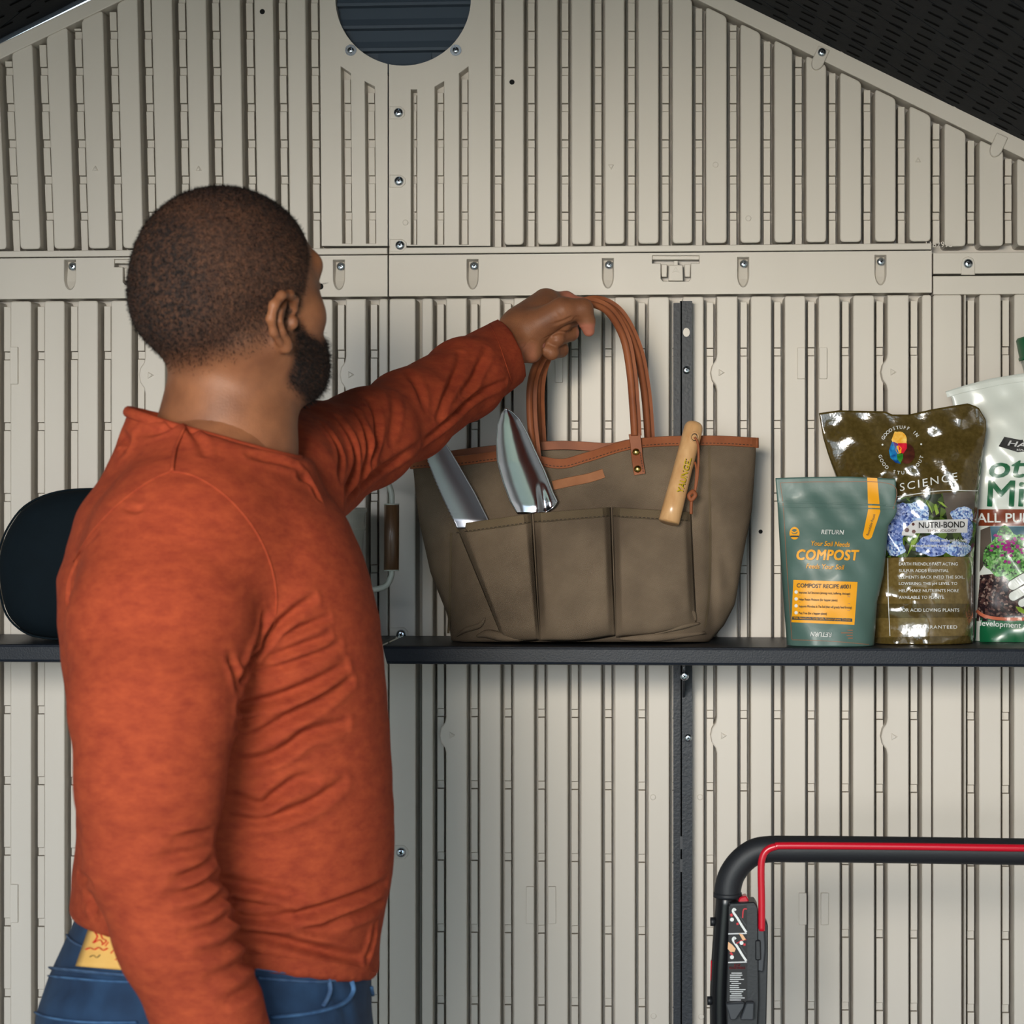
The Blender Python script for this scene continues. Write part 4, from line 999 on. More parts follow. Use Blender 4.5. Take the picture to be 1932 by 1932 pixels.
# ring of small capitals round the seed emblem
def ring_text(body, cx, cy, r, a0, a1, size, m, flip=False):
    n = len(body)
    for i, ch in enumerate(body):
        if ch == ' ': continue
        a = math.radians(a0+(a1-a0)*i/(n-1))
        sk.text(ch, size, cx+r*math.cos(a), cy-r*math.sin(a), math.degrees(a)+(90 if flip else -90), m, bold=0.015, lift=0.0016)
ring_text('GOODSTUFF IN', 1700, 844, 38, 152, 38, 9, M['white'])
ring_text('GOOD STUFF OUT', 1700, 852, 40, 193, 345, 9, M['white'], True)
for x, y in ((1665, 839), (1738, 838)): sk.patch([(x+1.8*math.cos(a), y+1.8*math.sin(a)) for a in np.linspace(0, 6.28, 8, endpoint=False)], 0.0014, 'ring_dot', M['white'])
def petal(cx, cy, l, w_, ang, m, lift, nm='emblem_petal'):
    ca, sa = math.cos(ang), math.sin(ang); pts = []
    for t in np.linspace(0, 1, 12): pts.append((l*t, w_*math.sin(math.pi*t**0.75)))
    for t in np.linspace(1, 0, 12)[1:-1]: pts.append((l*t, -w_*math.sin(math.pi*t**0.75)))
    sk.patch([(cx+x*ca-y*sa, cy+x*sa+y*ca) for x, y in pts], lift, nm, m)
for nm, c1, c2 in (('pet_y', (236, 168, 40), (250, 214, 120)), ('pet_b', (40, 150, 210), (20, 60, 140)), ('pet_br', (60, 30, 26), (96, 50, 36)), ('pet_r', (196, 14, 52), (230, 40, 60)), ('pet_g', (40, 110, 40), (70, 150, 50)), ('pet_o', (240, 150, 30), (250, 190, 40)), ('pet_p', (80, 30, 110), (100, 40, 130))):
    M[nm] = mat(nm.replace('pet', 'emblem'), c1, 0.3, c2=c2, vscale=140, coat=0.6)
sk.patch(blob(1697, 831, 14, 17, 3, 22, 0.02), 0.0012, 'emblem_petal', M['pet_y']); petal(1690, 838, 0.1, 0.1, 0, M['pet_y'], 0.0012)
sk.patch([(1688, 814), (1694, 815), (1704, 822), (1711, 836), (1686, 838), (1682, 830)], 0.0015, 'emblem_petal', M['pet_y'])
sk.patch([(1683, 833), (1690, 838), (1697, 858), (1699, 875), (1690, 873), (1680, 864), (1677, 850)], 0.0016, 'emblem_petal', M['pet_b'])
sk.patch(blob(1711, 856, 15, 19, 5, 22, 0.02), 0.0014, 'emblem_petal', M['pet_br'])
sk.patch([(1694, 836), (1711, 836), (1711, 846), (1704, 856), (1697, 852)], 0.0018, 'emblem_petal', M['pet_r'])
sk.patch([(1685, 833), (1696, 838), (1694, 852), (1689, 846)], 0.0018, 'emblem_petal', M['pet_p'])
sk.patch([(1691, 842), (1696, 840), (1701, 846), (1700, 855), (1694, 856), (1690, 850)], 0.0020, 'emblem_petal', M['pet_o'])
sk.patch([(1692, 857), (1704, 856), (1704, 864), (1699, 874), (1693, 866)], 0.0020, 'emblem_petal', M['pet_g'])

# white potting mix sack, running out of the frame
M['whitefilm'] = film('white_plastic_film', (206, 212, 206), 0.3, (216, 220, 214), 0.3, 14, coat=0.3)
M['green'] = mat('dark_green_print', (14, 92, 56), 0.35, coat=0.4); M['rust'] = mat('rust_brown_print', (120, 54, 30), 0.35, coat=0.4)
M['soil'] = pic_mat('soil_print', [(0.0, (22, 14, 18)), (0.5, (44, 28, 32)), (0.8, (86, 58, 54)), (1.0, (150, 130, 120))], 330, rough=0.35, coat=0.3)
M['herb'] = pic_mat('herb_print', [(0.0, (24, 40, 22)), (0.3, (70, 130, 56)), (0.55, (120, 186, 96)), (0.75, (30, 26, 34)), (1.0, (150, 200, 130))], 360, rough=0.35, coat=0.3)
M['bluebk'] = mat('blue_backdrop_print', (20, 76, 96), 0.35, coat=0.3); M['magenta'] = mat('magenta_flower_print', (150, 30, 120), 0.35, coat=0.3)
M['terra'] = mat('terracotta_print', (190, 104, 76), 0.4, coat=0.3); M['glove'] = mat('white_glove_print', (214, 218, 214), 0.4, coat=0.3); M['glove_line'] = mat('glove_outline_print', (70, 64, 60), 0.4)
WL = [(700, 1783), (738, 1783), (750, 1796), (770, 1799), (870, 1830), (1000, 1842), (1215, 1838)]
WR = [(700, 2160), (760, 2150), (1215, 2140)]
WT = [(1780, 740), (1820, 727), (1870, 714), (1932, 704), (2040, 700), (2165, 722)]
ws = Sack(WL, WR, WT, 1213, -0.076, 0.040, 'potting_mix_sack', 'big white potting mix sack with green lettering cut by the right edge', 'sack', M['whitefilm'], P(1990, 1213, -0.07), wr=0.0026, seed=4.1, pinch=0.3)
ws.line([(1786, 745), (1830, 733), (1932, 715), (2060, 712), (2150, 728)], 10, 'top_seam', M['whitefilm'], 0.0016)
ws.patch([(1895, 824), (1925, 830), (1960, 828), (1960, 850), (1920, 853), (1884, 842)], 0.0012, 'name_ribbon', M['ink'])
ws.text('HAR', 14, 1927, 839, -8, M['badge'], fitw=52, bold=0.018, shear=0.2, lift=0.0024)
ws.text('since', 6, 1930, 849, -6, M['white'], fitw=24, lift=0.0024)
def outlined(body, size, cx, cy, fitw, sh_):
    ws.text(body, size, cx, cy, 0, M['green'], fitw=fitw, bold=0.018, shear=sh_, lift=0.0022)
outlined('otti', 58, 1922, 882, 112, 0.18)
outlined('Mix', 70, 1918, 931, 112, 0.05)
ws.patch([(1846, 961), (2120, 961), (2120, 992), (1846, 992)], 0.0010, 'rust_band', M['rust'], n=22)
ws.text('ALL PURPOSE', 25, 1925, 977, 0, M['white'], fitw=164, bold=0.018, lift=0.0024)
ws.patch([(1868, 993), (2110, 993), (2110, 1090), (1880, 1090)], 0.0010, 'picture_backdrop', M['bluebk'], n=20)
ws.patch([(1850, 1000), (1868, 993), (1872, 1040), (1848, 1080)], 0.0012, 'picture_margin', M['greyprint'])
ws.patch([(1849, 1085), (2110, 1060), (2110, 1172), (1842, 1172)], 0.0012, 'soil_print', M['soil'], n=24)
ws.patch(blob(1905, 1048, 48, 48, 8, 40, 0.16), 0.0016, 'herb_print', M['herb']); ws.patch(blob(1990, 1040, 60, 50, 9, 40, 0.16), 0.0016, 'herb_print', M['herb'])
for i in range(46):
    a = rng.uniform(0, 6.28); r_ = rng.uniform(0.1, 0.95); x, y = 1908+44*r_*math.cos(a), 1032+34*r_*math.sin(a)
    ws.patch(blob(x, y, 3.6, 2.8, i, 8, 0.3), 0.0020+0.00001*i, 'flower_print', M['magenta'])
for k, (pts, wd_) in enumerate((([(1911, 1104), (1935, 1090), (1975, 1074)], 18), ([(1912, 1125), (1936, 1112), (1975, 1096)], 17), ([(1928, 1138), (1946, 1129), (1975, 1116)], 14))):
    ws.line(pts, wd_+3, 'glove_outline', M['glove_line'], 0.0018, sub=6); ws.patch([(pts[0][0]+(wd_/2+1.5)*math.cos(a), pts[0][1]+(wd_/2+1.5)*math.sin(a)) for a in np.linspace(0, 6.28, 14, endpoint=False)], 0.0020, 'glove_outline', M['glove_line'])
    ws.line(pts, wd_, 'glove_finger_print', M['glove'], 0.0026, sub=6); ws.patch([(pts[0][0]+wd_/2*math.cos(a), pts[0][1]+wd_/2*math.sin(a)) for a in np.linspace(0, 6.28, 14, endpoint=False)], 0.0028, 'glove_finger_print', M['glove'])
ws.patch([(1916, 1144), (1926, 1146), (1940, 1156), (1932, 1158), (1922, 1154)], 0.0024, 'leaf_print', M['leafgreen'])
ws.line([(1842, 1152), (1860, 1163), (1900, 1168), (1980, 1166), (2090, 1160)], 6, 'pot_rim_print', M['terra'], 0.0024)
ws.patch([(1840, 1166), (2130, 1170), (2132, 1213), (1838, 1211)], 0.0012, 'green_base', M['green'], n=24)
ws.text('development and vigor', 15, 1917, 1181, -3.5, M['white'], fitw=145, bold=0.01, lift=0.0024)

# leaning bottle with green lid at the right edge
bt = thing('lidded_bottle', 'pale bottle with a dark green lid poking up behind the white sack', 'bottle', (P(2085, 1211, -0.03).x, -0.030, SHZ))
c0 = np.array(P(2085, 1205, -0.030)); c0[2] = SHZ+0.008; c1 = np.array(P(1958, 672, -0.030)); ax_ = (c1-c0)/np.linalg.norm(c1-c0); LL = np.linalg.norm(c1-c0)
mb = MB(); mb.tube([c0+ax_*s*LL for s in (0, .02, .5, .8, .95, 1.0)], [.021, .023, .0235, .024, .024, .024], 28); mb.build('bottle_body', M['cream'], bt, True)
mb = MB(); mb.tube([c1-ax_*.001, c1+ax_*.003, c1+ax_*.004, c1+ax_*.028, c1+ax_*.031], [.0270, .0270, .0255, .0245, .022], 28); mb.build('lid', M['green'], bt, True)

# ------------------------------------------------------------------ pale enamel can with wooden side grip, and the dark cushion
can = thing('enamel_can', 'pale enamel can with a dark wooden side grip between man and tote', 'can', P(560, 1208, -0.12))
cx = P(560, 1100, -0.12).x; R0 = P(687, 1100, -0.12).x-cx
z0 = SHZ+0.001; zr = P(640, 963, -0.12).z; zb2 = P(640, 998, -0.12).z
pf = [(R0*0.86, 0), (R0*0.9, 0.003), (R0*0.985, zb2-z0-0.004), (R0*1.012, zb2-z0-0.0015), (R0*1.012, zb2-z0+0.0015), (R0*0.99, zb2-z0+0.004), (R0, zr-z0-0.004), (R0*1.03, zr-z0-0.002), (R0*1.04, zr-z0+0.001), (R0*1.02, zr-z0+0.004), (R0*0.97, zr-z0+0.003), (R0*0.95, zr-z0-0.02), (R0*0.85, 0.01)]
v, f = lathe(pf, 56, (cx, -0.12, z0)); mk('can_body', v, f, M['cream'], can, True)
yg = -0.135; mb = MB(); mb.tube([P(668, 898, -0.125), P(705, 900, yg), P(728, 908, yg), P(738, 928, yg), P(739, 955, yg)], 0.0042, 12, 8)
hd = mb.build('handle_rod', M['cream'], can, True); mb = MB(); mb.tube([P(739, 1070, yg), P(738, 1088, yg), P(728, 1105, yg), P(706, 1112, yg), P(668, 1112, -0.125)], 0.0042, 12, 8); hd = mb.build('handle_rod', M['cream'], can, True)
mb = MB(); mb.tube([P(739, 952, yg), P(739, 953, yg), P(738.5, 1075, yg), P(738.5, 1076, yg)], [.0095, .0106, .0106, .0095], 24); mb.build('wooden_grip', M['wood_dark'], can, True)
for y in (951.5, 1076): 
    mb = MB(); mb.tube([P(739, y-1.2, yg), P(739, y+1.2, yg)], 0.0108, 20); mb.build('grip_washer', M['cream'], can, True)
cu = thing('dark_cushion', 'dark teal rounded cushion standing on the shelf at the left edge', 'cushion', P(160, 1208, -0.13))
ol = [(0, 1062), (6, 1030), (22, 992), (52, 954), (100, 930), (160, 921), (230, 924), (300, 945), (335, 990), (345, 1060), (335, 1130), (300, 1175), (240, 1200), (160, 1208), (90, 1204), (50, 1192), (18, 1160), (4, 1110)]
q = np.array(catmull([np.array(p, float) for p in ol+[ol[0]]], 4))[:-1]; n = len(q); V = []; c = np.array([172, 1066.])
prf = [(0.0, -0.200), (0.5, -0.199), (0.8, -0.193), (0.93, -0.180), (0.99, -0.160), (1.0, -0.135), (1.0, -0.105), (0.97, -0.08), (0.85, -0.06), (0.5, -0.055), (0.0, -0.055)]
for k, y in prf:
    e = PA(c[0]+(q[:, 0]-c[0])*k, c[1]+(q[:, 1]-c[1])*k, -0.15); e[:, 1] = y; V.append(e)
V = np.concatenate(V); V[:, 2] = np.maximum(V[:, 2], SHZ+0.0008)
fs = [(i*n+k, (i+1)*n+k, (i+1)*n+(k+1) % n, i*n+(k+1) % n) for i in range(len(prf)-1) for k in range(n)]
mk('cushion_body', V, fs, M['teal'], cu, True)
mb = MB(); e = PA(c[0]+(q[:, 0]-c[0])*0.985, c[1]+(q[:, 1]-c[1])*0.985, -0.15); e[:, 1] = -0.170; e[:, 2] = np.maximum(e[:, 2], SHZ+.003)
mb.tube(list(e)+[e[0]], 0.0016, 6, 1, caps=False); mb.build('piping', M['teal'], cu, True)

# ------------------------------------------------------------------ lawn mower: only the handle shows
MY = -0.50
mw = thing('push_mower', 'black and red push mower handle standing under the shelf', 'lawn mower', (P(1780, 1900, MY).x, MY-0.2, 0))
foam = [(1373, 1690), (1374, 1672), (1382, 1648), (1400, 1624), (1425, 1607), (1455, 1602), (1500, 1602), (1600, 1602.5), (1932, 1607), (2150, 1610), (2200, 1616), (2230, 1640), (2240, 1690)]
mb = MB(); mb.tube([P(x, y, MY) for x, y in foam], 0.0162, 24, 6); mb.build('foam_grip', M['foam'], mw, True)
mb = MB(); mb.tube([P(1373, 1684, MY), P(1373, 1692, MY), P(1373, 1694, MY)], [.0172, .0176, .0150], 24); mb.build('grip_end', M['foam'], mw, True)
zt = P(1371, 1680, MY)
for s, x in ((0, P(1371, 1700, MY).x), (1, P(2240, 1700, MY).x)):
    mb = MB(); mb.tube([(x, MY, zt.z), (x-0.008*(1-2*s), MY+0.003, zt.z-0.12), (x-0.006*(1-2*s), MY+.006, zt.z-0.25), (x, MY-0.02, 0.5), (x, MY-0.16, 0.20)], 0.0123, 18, 5); mb.build('handle_tube', M['tube'], mw, True)
mb = MB(); yr = MY-0.0175
mb.tube([P(1437, 1756, yr), P(1437, 1700, yr), P(1436, 1645, yr), P(1438, 1620, yr), P(1446, 1605, yr), P(1462, 1597.5, yr), P(1490, 1595.5, yr), P(1700, 1597, yr), P(1932, 1600, yr), P(2170, 1602, yr)], 0.0044, 14, 6); mb.build('red_bail', M['red'], mw, True)
def boxpx(pts, yf, yb, name, m, parent, bev=2):
    o_ = raised_free(pts, yf, yb, bev); return o_.build(name, m, parent)
def raised_free(pts, yf, yb, bev=2):
    p = round_px(pts, 3, 2); n = len(p); V = []
    a = PA(p[:, 0], p[:, 1], yf); i_ = off_px(p, -bev); fr = PA(i_[:, 0], i_[:, 1], yf); md = a.copy(); md[:, 1] += bev/1500; bk = a.copy(); bk[:, 1] = yb
    mb = MB(); vs = list(fr)+list(md)+list(bk)
    fs = [tuple(range(n)), tuple(range(3*n-1, 2*n-1, -1))]
    for r in range(2):
        for k in range(n): fs.append((r*n+k, (r+1)*n+k, (r+1)*n+(k+1) % n, r*n+(k+1) % n))
    mb.add(vs, fs); return mb
cb = boxpx([(1376, 1704), (1424, 1702), (1430, 1712), (1432, 1890), (1428, 1960), (1372, 1960), (1370, 1890)], MY-0.022, MY+0.015, 'control_box', M['black'], mw)
boxpx([(1424, 1722), (1440, 1728), (1449, 1745), (1449, 1800), (1446, 1932), (1444, 1960), (1424, 1960)], MY-0.012, MY+0.012, 'side_cover', M['black'], cb)
boxpx([(1424, 1752), (1442, 1750), (1444, 1790), (1440, 1835), (1424, 1830)], MY-0.020, MY+0.008, 'bail_pivot', M['grey'], cb)
boxpx([(1425, 1774), (1435, 1774), (1436, 1812), (1425, 1812)], MY-0.024, MY-0.01, 'pivot_catch', M['black'], cb)
boxpx([(1392, 1704), (1395, 1694), (1408, 1690), (1413, 1700), (1412, 1706)], MY-0.014, MY+0.004, 'safety_button', M['red'], cb)
boxpx([(1369, 1894), (1405, 1892), (1404, 1900), (1388, 1925), (1378, 1925)], MY-0.034, MY-0.018, 'lower_bracket', M['grey'], cb)
boxpx([(1408, 1892), (1423, 1892), (1422, 1925), (1396, 1925)], MY-0.034, MY-0.018, 'lower_bracket', M['grey'], cb)
yl = MY-0.0222
def flat(pts, name, m, lift=0.0): 
    mb = MB(); mb.add([P(x, y, yl-0.0003-lift) for x, y in ccw(pts)], [tuple(range(len(pts)))]); return mb.build(name, m, cb)
flat([(1375, 1710), (1409, 1708), (1410, 1892), (1374, 1890)], 'label_sticker', M['ink'])
M['skin_print'] = mat('peach_print', (226, 176, 130), 0.5)
def fl_line(pts, wd, m, name='label_mark', lift=0.0006):
    q = np.array(catmull([np.array(p, float) for p in pts], 5)); n = len(q); V = []; Fs = []
    for i in range(n):
        t = q[min(i+1, n-1)]-q[max(i-1, 0)]; t = t/np.linalg.norm(t); nn = np.array([-t[1], t[0]])*wd/2
        V += [P(*(q[i]-nn), yl-lift), P(*(q[i]+nn), yl-lift)]
    for i in range(n-1): Fs.append((2*i, 2*i+1, 2*i+3, 2*i+2))
    mk(name, V, Fs, m, cb)
for dy in (0, 54):
    fl_line([(1388, 1718+dy), (1385, 1715+dy), (1383, 1720+dy), (1391, 1732+dy), (1400, 1747+dy), (1408, 1759+dy)], 4.2, M['white'])
    fl_line([(1396, 1729+dy), (1408, 1747+dy)], 1.4, M['grey'])
    fl_line([(1374, 1762+dy), (1409, 1761+dy)], 2.4, M['badge'])
fl_line([(1401, 1732), (1402, 1720), (1404, 1715), (1409, 1715)], 2.2, M['red']); fl_line([(1379, 1724), (1381, 1729)], 4.5, M['red']); fl_line([(1391, 1741), (1392, 1745)], 4, M['red'])
fl_line([(1386, 1775), (1389, 1780), (1400, 1774), (1408, 1773)], 1.8, M['red']); fl_line([(1404, 1780), (1405, 1784)], 4, M['red']); fl_line([(1378, 1797), (1382, 1802)], 4, M['red'])
flat([(1394, 1761), (1401, 1763), (1407, 1772), (1402, 1775), (1398, 1768)], 'label_hand', M['skin_print'], .0008); flat([(1374, 1777), (1381, 1782), (1388, 1790), (1386, 1796), (1378, 1796), (1373, 1790)], 'label_hand', M['skin_print'], .0008)
for x, y in ((1381, 1735), (1399, 1779), (1381, 1806)): flat([(x+3.8*math.cos(a), y+3.8*math.sin(a)) for a in np.linspace(0, 6.28, 12, endpoint=False)], 'label_number_dot', M['white'], .001)
place_text('STOP', 6, 1391, 1821, 0, lambda x, y: yl, M['red'], cb, fitw=12, bold=.04, lift=.0006)
place_text('RELEASE HANDLE', 6, 1391, 1826, 0, lambda x, y: yl, M['red'], cb, fitw=30, bold=.04, lift=.0006)
for i in range(14):
    w_ = rng.uniform(16, 30); fl_line([(1377 if i % 5 else 1380, 1836+i*3.9), ((1377+w_), 1836+i*3.9)], 1.6, M['badge'], 'label_small_print')
for (x, y) in [(1346, 1739), (1340, 1888)]:
    mb = MB(); mb.tube([P(x-6, y, MY), P(x+2, y, MY), P(x+3, y, MY), P(x+14, y, MY)], [.0055, .0055, .004, .004], 14); mb.build('bolt', M['black'], mw, True)
mb = MB(); mb.tube([P(1344, 1812, MY), P(1343, 1850, MY)], .002, 8); mb.build('red_tab', M['red'], mw, True)
# deck and wheels below the frame
dx = (P(1371, 1700, MY).x+P(2240, 1700, MY).x)/2
mb = MB(); mb.box((dx-0.24, MY-0.52, 0.07), (dx+0.24, MY-0.10, 0.17)); mb.box((dx-0.30, MY-0.20, 0.13), (dx+0.30, MY-0.14, 0.22)); dk = mb.build('mower_deck', M['red'], mw); bv = dk.modifiers.new('soft_edges', 'BEVEL'); bv.width = 0.03; bv.segments = 3
mb = MB(); v, f = lathe([(0.02, 0), (0.10, 0), (0.115, 0.03), (0.115, 0.10), (0.09, 0.14), (0.02, 0.145)], 28, (dx, MY-0.32, 0.165)); mb.add(v, f); mb.build('engine_cover', M['black'], mw, True)
for sx in (-1, 1):
    for yy, r in ((MY-0.16, 0.10), (MY-0.50, 0.085)):
        v, f = lathe([(0.02, -.004), (r*.6, -.004), (r*.9, 0), (r, .008), (r, .032), (r*.9, .04), (r*.6, .044), (.02, .044)], 28)
        v = [(dx+sx*0.27-0.02+z, yy+x, r+y) for x, y, z in v]; mk('wheel', v, f, M['rubber'], mw, True)
# ================================================================== THE MAN
def sstep(x, a, b):
    t = np.clip((x-a)/(b-a), 0, 1); return t*t*(3-2*t)
def smin(a, b, k):
    h = np.clip(0.5+0.5*(b-a)/k, 0, 1); return b*(1-h)+a*h-k*h*(1-h)
def smax(a, b, k): return -smin(-a, -b, k)
def cap(X, Y, Z, a, b, ra, rb):
    ba = [b[i]-a[i] for i in range(3)]; L2 = sum(c*c for c in ba)+1e-12
    h = np.clip(((X-a[0])*ba[0]+(Y-a[1])*ba[1]+(Z-a[2])*ba[2])/L2, 0, 1)
    return np.sqrt((X-a[0]-h*ba[0])**2+(Y-a[1]-h*ba[1])**2+(Z-a[2]-h*ba[2])**2)-(ra+(rb-ra)*h)
def chain(X, Y, Z, pts, rad, k=0.01):
    d = None
    for i in range(len(pts)-1):
        c = cap(X, Y, Z, pts[i], pts[i+1], rad[i], rad[i+1]); d = c if d is None else smin(d, c, k)
    return d
def ell(X, Y, Z, c, r, R=None):
    dx, dy, dz = X-c[0], Y-c[1], Z-c[2]
    if R is not None: dx, dy, dz = [R[i][0]*dx+R[i][1]*dy+R[i][2]*dz for i in range(3)]
    k0 = np.sqrt((dx/r[0])**2+(dy/r[1])**2+(dz/r[2])**2)+1e-9; k1 = np.sqrt((dx/r[0]**2)**2+(dy/r[1]**2)**2+(dz/r[2]**2)**2)+1e-9
    return k0*(k0-1)/k1
def nets(fun, lo, hi, h):
    """surface of fun<0 on a regular grid (naive surface nets): verts, quads"""
    ax = [np.arange(lo[i], hi[i]+h, h, dtype=np.float32) for i in range(3)]
    X, Y, Z = np.meshgrid(*ax, indexing='ij', sparse=True)
    f = np.asarray(fun(X, Y, Z), np.float32); f = np.broadcast_to(f, [len(a) for a in ax]); ng = f < 0
    s = [slice(None, -1), slice(1, None)]
    cnt = sum(ng[s[a], s[b], s[c]].astype(np.int8) for a in (0, 1) for b in (0, 1) for c in (0, 1))
    act = (cnt > 0) & (cnt < 8); I = np.argwhere(act); idx = -np.ones(act.shape, np.int64); idx[act] = np.arange(len(I))
    val = {(a, b, c): f[I[:, 0]+a, I[:, 1]+b, I[:, 2]+c] for a in (0, 1) for b in (0, 1) for c in (0, 1)}
    acc = np.zeros((len(I), 3)); n = np.zeros(len(I))
    cor = list(val)
    for p in cor:
        for ax_ in range(3):
            if p[ax_]: continue
            q = list(p); q[ax_] = 1; q = tuple(q); a, b = val[p], val[q]; m = (a < 0) != (b < 0)
            t = a[m]/(a[m]-b[m]); pos = np.tile(np.array(p, float), (m.sum(), 1)); pos[:, ax_] = t; acc[m] += pos; n[m] += 1
    V = (I+acc/n[:, None])*h+np.array(lo)
    quads = []
    for ax_ in range(3):
        o1, o2 = [(1, 2), (2, 0), (0, 1)][ax_]
        sl0 = [slice(1, -1)]*3; sl0[ax_] = slice(0, -1); sl1 = list(sl0); sl1[ax_] = slice(1, None)
        A, B = ng[tuple(sl0)], ng[tuple(sl1)]
        for sgn, mask in ((1, A & ~B), (-1, ~A & B)):
            e = np.argwhere(mask)
            if not len(e): continue
            base = e.copy(); 
            for k in range(3):
                if k != ax_: base[:, k] += 1
            def cell(d1, d2):
                c = base.copy(); c[:, o1] -= d1; c[:, o2] -= d2; return idx[c[:, 0], c[:, 1], c[:, 2]]
            q = np.stack([cell(1, 1), cell(0, 1), cell(0, 0), cell(1, 0)], 1)
            quads.append(q if sgn > 0 else q[:, ::-1])
    return V, np.concatenate(quads)
def mesh_np(name, V, Q):
    me = bpy.data.meshes.new(name); me.vertices.add(len(V)); me.vertices.foreach_set('co', np.asarray(V, np.float32).ravel())
    me.loops.add(len(Q)*4); me.loops.foreach_set('vertex_index', np.asarray(Q, np.int32).ravel())
    me.polygons.add(len(Q)); me.polygons.foreach_set('loop_start', np.arange(0, len(Q)*4, 4, dtype=np.int32)); me.polygons.foreach_set('loop_total', np.full(len(Q), 4, np.int32))
    me.update(calc_edges=True); me.validate(); me.shade_smooth(); return me
def relax(V, Q, it=2, lam=0.5):
    n = len(V); E = np.concatenate([Q[:, [0, 1]], Q[:, [1, 2]], Q[:, [2, 3]], Q[:, [3, 0]]])
    deg = np.bincount(E[:, 0], minlength=n)+np.bincount(E[:, 1], minlength=n)
    for k in range(it):
        S = np.zeros_like(V)
        for c in range(3): S[:, c] = np.bincount(E[:, 0], V[E[:, 1], c], n)+np.bincount(E[:, 1], V[E[:, 0], c], n)
        l = lam if k % 2 == 0 else -lam*0.98
        V = V+l*(S/np.maximum(deg, 1)[:, None]-V)
    return V
def subdivide(V, Q):
    """splits each quad in four"""
    n = len(V); E = np.concatenate([Q[:, [0, 1]], Q[:, [1, 2]], Q[:, [2, 3]], Q[:, [3, 0]]]); Es = np.sort(E, 1)
    key = Es[:, 0]*np.int64(n)+Es[:, 1]; uk, inv = np.unique(key, return_inverse=True)
    mid = (V[uk//n]+V[uk % n])/2; ctr = V[Q].mean(1); m = len(Q); V2 = np.vstack([V, mid, ctr])
    e = (n+inv).reshape(4, m); c = n+len(uk)+np.arange(m)
    Q2 = np.concatenate([np.stack([Q[:, 0], e[0], c, e[3]], 1), np.stack([Q[:, 1], e[1], c, e[0]], 1), np.stack([Q[:, 2], e[2], c, e[1]], 1), np.stack([Q[:, 3], e[3], c, e[2]], 1)])
    return V2, Q2
def normals(V, Q):
    a = np.cross(V[Q[:, 2]]-V[Q[:, 0]], V[Q[:, 3]]-V[Q[:, 1]]); N = np.zeros_like(V)
    for k in range(4):
        for c in range(3): N[:, c] += np.bincount(Q[:, k], a[:, c], len(V))
    return N/(np.linalg.norm(N, axis=1, keepdims=True)+1e-12)
def caster(V, Q): return BVHTree.FromPolygons([tuple(v) for v in V], [tuple(q) for q in Q.tolist()])
def cast(bvh, px, py, ymin=None):
    """where the line of sight through a pixel meets a surface, and its normal"""
    d = (((px-966)/F)*CR+CF+((966-py)/F)*CU); d = d/np.linalg.norm(d); h = bvh.ray_cast(Vector(CC), Vector(d))
    return (None, None) if h[0] is None else (np.array(h[0]), np.array(h[1]))
def path_on(bvh, pts, sub=6):
    out = []
    for q in catmull([np.array(p, float) for p in pts], sub):
        p, n = cast(bvh, q[0], q[1])
        if p is not None: out.append((p, n))
    return out
def fold(V, N, line, amp, wd, ridge=0.45, side=None):
    """presses a crease along a polyline into a mesh with soft swells beside it"""
    L = np.array(line); lo = L.min(0)-wd*4; hi = L.max(0)+wd*4
    m = np.where(np.all((V > lo) & (V < hi), 1))[0]
    if not len(m): return
    p = V[m]; best = np.full(len(m), 9.0); tt = np.zeros(len(m)); cum = np.append(0, np.cumsum(np.linalg.norm(np.diff(L, axis=0), axis=1)))
    for i in range(len(L)-1):
        b = L[i+1]-L[i]; h = np.clip(((p-L[i])@b)/(b@b+1e-12), 0, 1); d = np.linalg.norm(p-L[i]-h[:, None]*b, axis=1)
        k = d < best; best[k] = d[k]; tt[k] = (cum[i]+h[k]*np.linalg.norm(b))/cum[-1]
    fade = np.sin(np.pi*np.clip(tt*0.94+0.03, 0, 1))**0.6
    x = best/wd; g = -np.exp(-x*x)+ridge*np.exp(-((x-1.9)/0.9)**2)
    V[m] += N[m]*(amp*g*fade)[:, None]

# ---------------------------------------------------------------- torso
TY = -1.0                                   # depth of the body's axis
rows = [(760, 190, 560), (830, 196, 585), (900, 200, 612), (960, 172, 640), (1030, 148, 672), (1090, 126, 693), (1170, 126, 712), (1250, 132, 722), (1400, 150, 735), (1560, 155, 742), (1640, 146, 739), (1700, 141, 726), (1725, 136, 720), (1760, 120, 714), (1830, 88, 711), (1900, 64, 712), (1980, 58, 722), (2080, 66, 735)]
tz = []; tcx = []; ta = []; tb = []; tph = []
for (py_, l, r) in rows:
    a = PA(l, py_, TY); b = PA(r, py_, TY); h = (b[0]-a[0])/2; ph = math.radians(np.interp(py_, [900, 1300, 1800], [-4, 4, 16]))
    rat = np.interp(py_, [760, 900, 1000, 1200, 1500, 1800, 2100], [1.05, 1.15, 1.18, 1.12, 1.0, 1.02, 1.05])
    aa = h/math.sqrt(math.cos(ph)**2+(rat*math.sin(ph))**2)
    tz.append(a[2]); tcx.append((a[0]+b[0])/2); ta.append(aa); tb.append(aa*rat); tph.append(ph)
tz = np.array(tz)
def torso(X, Y, Z, g=0.0, n=2.25):
    o = np.argsort(tz); zi = lambda arr: np.interp(Z, tz[o], np.array(arr)[o])
    cx, a, b, ph = zi(tcx), zi(ta)-g, zi(tb)-g, zi(tph); c, s = np.cos(ph), np.sin(ph)
    u = ((X-cx)*c+(Y-TY)*s)/a; v = ((X-cx)*s-(Y-TY)*c)/b
    return ((np.abs(u)**n+np.abs(v)**n)**(1/n)-1)*np.minimum(a, b)*0.9
def pw(px, py, y): return PA(px, py, y)
